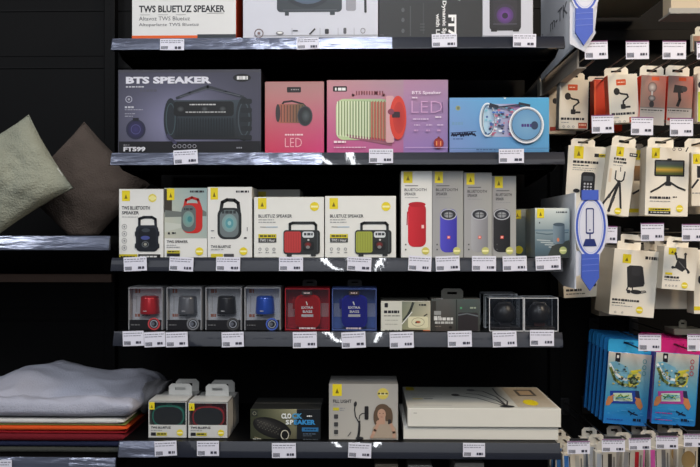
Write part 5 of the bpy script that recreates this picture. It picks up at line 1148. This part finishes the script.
def pouch(label, hk, rect, Y, body, head, sidec, acc, acc2, full=True, tilt=0.0, grp=None):
    x0, y0, x1, y1 = rect
    X0, _ = P(x0, y0, Y); X1, zbm = P(x1, y1, Y); _, zt = P((x0 + x1) / 2, y0, Y)
    hX = hk[0]; off = (X0 + X1) / 2 - hX; hw = (X1 - X0) / 2; sc = 2 * hw / (x1 - x0); h = zt - zbm
    t = thing('pouch_pack', (hX, Y, zt), label, 'hanging pack', grp, rot=(0, tilt, 0))
    mb = MB(); mb.box(off - hw, off + hw, 0, .012, -h, 0, body, 'gloss', .002, body, sidec)
    if full:
        a = Art(mb, x0, x1, y0, 0, sc, 0.0, 'gloss'); a.cx = (x0 + x1) / 2 - off / sc; pouch_art(x0 + .3, y0 + .3, acc, acc2)(a)
    mb.build('pouch_body', t)
    mb = MB(); hz = hk[1] - zt; hh = 13 * sc; L_ = off - hw - .001; R_ = off + hw + .001; y_ = .003; th = .004
    s0, s1_ = hz - .002, hz + .004; s0 = max(.006, s0); s1_ = s0 + .006
    mb.box(L_, R_, y_, y_ + th, 0, s0, head, 'gloss'); mb.box(L_, -.012, y_, y_ + th, s0, s1_, head, 'gloss'); mb.box(.012, R_, y_, y_ + th, s0, s1_, head, 'gloss')
    mb.prism([(L_, s1_), (R_, s1_), (R_, max(hh, s1_ + .004)), (L_ + .004, max(hh, s1_ + .004)), (L_, max(hh, s1_ + .004) - .005)], y_, y_ + th, head, 'gloss')
    mb.build('header_card', t)
BH, BB, BS = c(60, 172, 226), c(40, 120, 190), c(26, 84, 150)
n_ = 6
ords = ['front blue pouch pack showing snorkel diver photo', 'blue pouch pack second in the hanging row', 'blue pouch pack third in the hanging row', 'blue pouch pack fourth in the hanging row', 'blue pouch pack fifth in the hanging row', 'rearmost blue pouch pack in the hanging row']
for k in range(n_):
    dx = k * 4.3; Y_ = .14 + k * .032
    f_ = (D + .14) / (D + Y_)
    pouch(ords[k], H41, (366 + (608.5 - 366) * f_, 233 + (353 - 233) * f_, 366 + (651 - 366) * f_, 233 + (425 - 233) * f_), Y_, BB, BH if k == 0 else c(44, 132, 200), BS, c(40, 70, 160), c(90, 150, 160), k == 0, R(4.5), 'blue waterproof pouch packs')
PH = c(206, 40, 120)
ordp = ['front pink-topped pouch pack showing snorkel diver photo', 'pink-topped pouch pack second in its row, purple edge', 'pink-topped pouch pack third in its row, purple edge', 'rearmost pink-topped pouch pack in its row']
for k in range(4):
    Y_ = .11 + k * .037; f_ = (D + .11) / (D + Y_)
    pouch(ordp[k], H42, (366 + (656 - 366) * f_, 233 + (353.5 - 233) * f_, 366 + (700.5 - 366) * f_, 233 + (425 - 233) * f_), Y_, c(70, 70, 150) if k else BB, PH, c(92, 40, 110), c(170, 70, 150), c(190, 60, 80), k == 0, R(4), 'pink waterproof pouch packs')
for r_, wh in (((638.5, 334, 661, 351), 'in front of the blue pouch header'), ((687.5, 334, 710, 351), 'in front of the pink pouch header')): htag(r_, wh)
mb = MB(); z = P(660, 331, .1)[1]; mb.tube([(0, .3, 0), (0, .0, 0)], .0025, c(60, 60, 62), 'rod')
pack('spare_pack', 'pale pack edge lying above the pink pouch header', None, (674, 329, 702, 335), .16, .06, None, c(150, 144, 128), c(120, 114, 100), tabw=8)

# ---- row 5
h5 = [(579, 455, (567.5, 441, 590, 454)), (613, 453, (602, 439, 625, 452)), (641, 451, (629, 438, 651, 450)), (668, 449, (656, 436, 678, 449)), (697, 447, (684, 434, 707, 447))]
cols5 = [[(214, 208, 194), (60, 120, 190), (190, 190, 184)], [(200, 196, 186), (170, 176, 184), (60, 56, 56)], [(196, 190, 178), (150, 148, 146), (190, 40, 50)], [(200, 196, 186), (220, 90, 170), (120, 120, 124)], [(206, 198, 182), (170, 160, 140), (200, 196, 188)]]
labs5 = ['near the shelf end, blue striped', 'second from the shelf end, grey striped', 'in the middle, red striped', 'fourth from the shelf end, pink striped', 'at the bottom right corner, tan oval']
for k, (hx_, hy_, tr) in enumerate(h5):
    hk = hook(hx_, hy_, 'display hook in the bottom row ' + labs5[k] + ' packs')
    htag(tr, 'on the bottom hook row ' + labs5[k].split(',')[0])
    for j in range(3):
        Y_ = .05 + j * .06; f_ = (D + .0) / (D + Y_); cx_ = 366 + (hx_ - 366) * f_; top = 233 + (hy_ - 233) * f_ + 5
        cc = cols5[k]; col = c(*cc[0]) if j else c(*cc[0])
        def ar(a, cx_=cx_, top=top, cc=cc, k=k):
            a.rect(cx_ - 9, top + 2, cx_ - 4.5, top + 40, c(*cc[1])); a.rect(cx_ - 4, top + 3, cx_ - 3, top + 40, c(70, 66, 64)); a.rect(cx_ + 2, top + 2, cx_ + 6, top + 40, c(*cc[2])); a.rect(cx_ + 7.4, top + 5, cx_ + 8.6, top + 40, c(120, 116, 110))
            if k == 4: a.ell(cx_ + 1, top + 14, 7, 9, c(150, 126, 84))
        pack('cable_pack', ('front ', 'second ', 'rear ')[j] + 'slim accessory pack on the bottom row, ' + labs5[k], hk, (cx_ - 10.5, top, cx_ + 10.5, top + 45), Y_, .02, ar, col, c(*cc[j]), tabw=15, tilt=R((k * 7 + j * 3) % 5 - 2), group='slim packs on the bottom hook row')
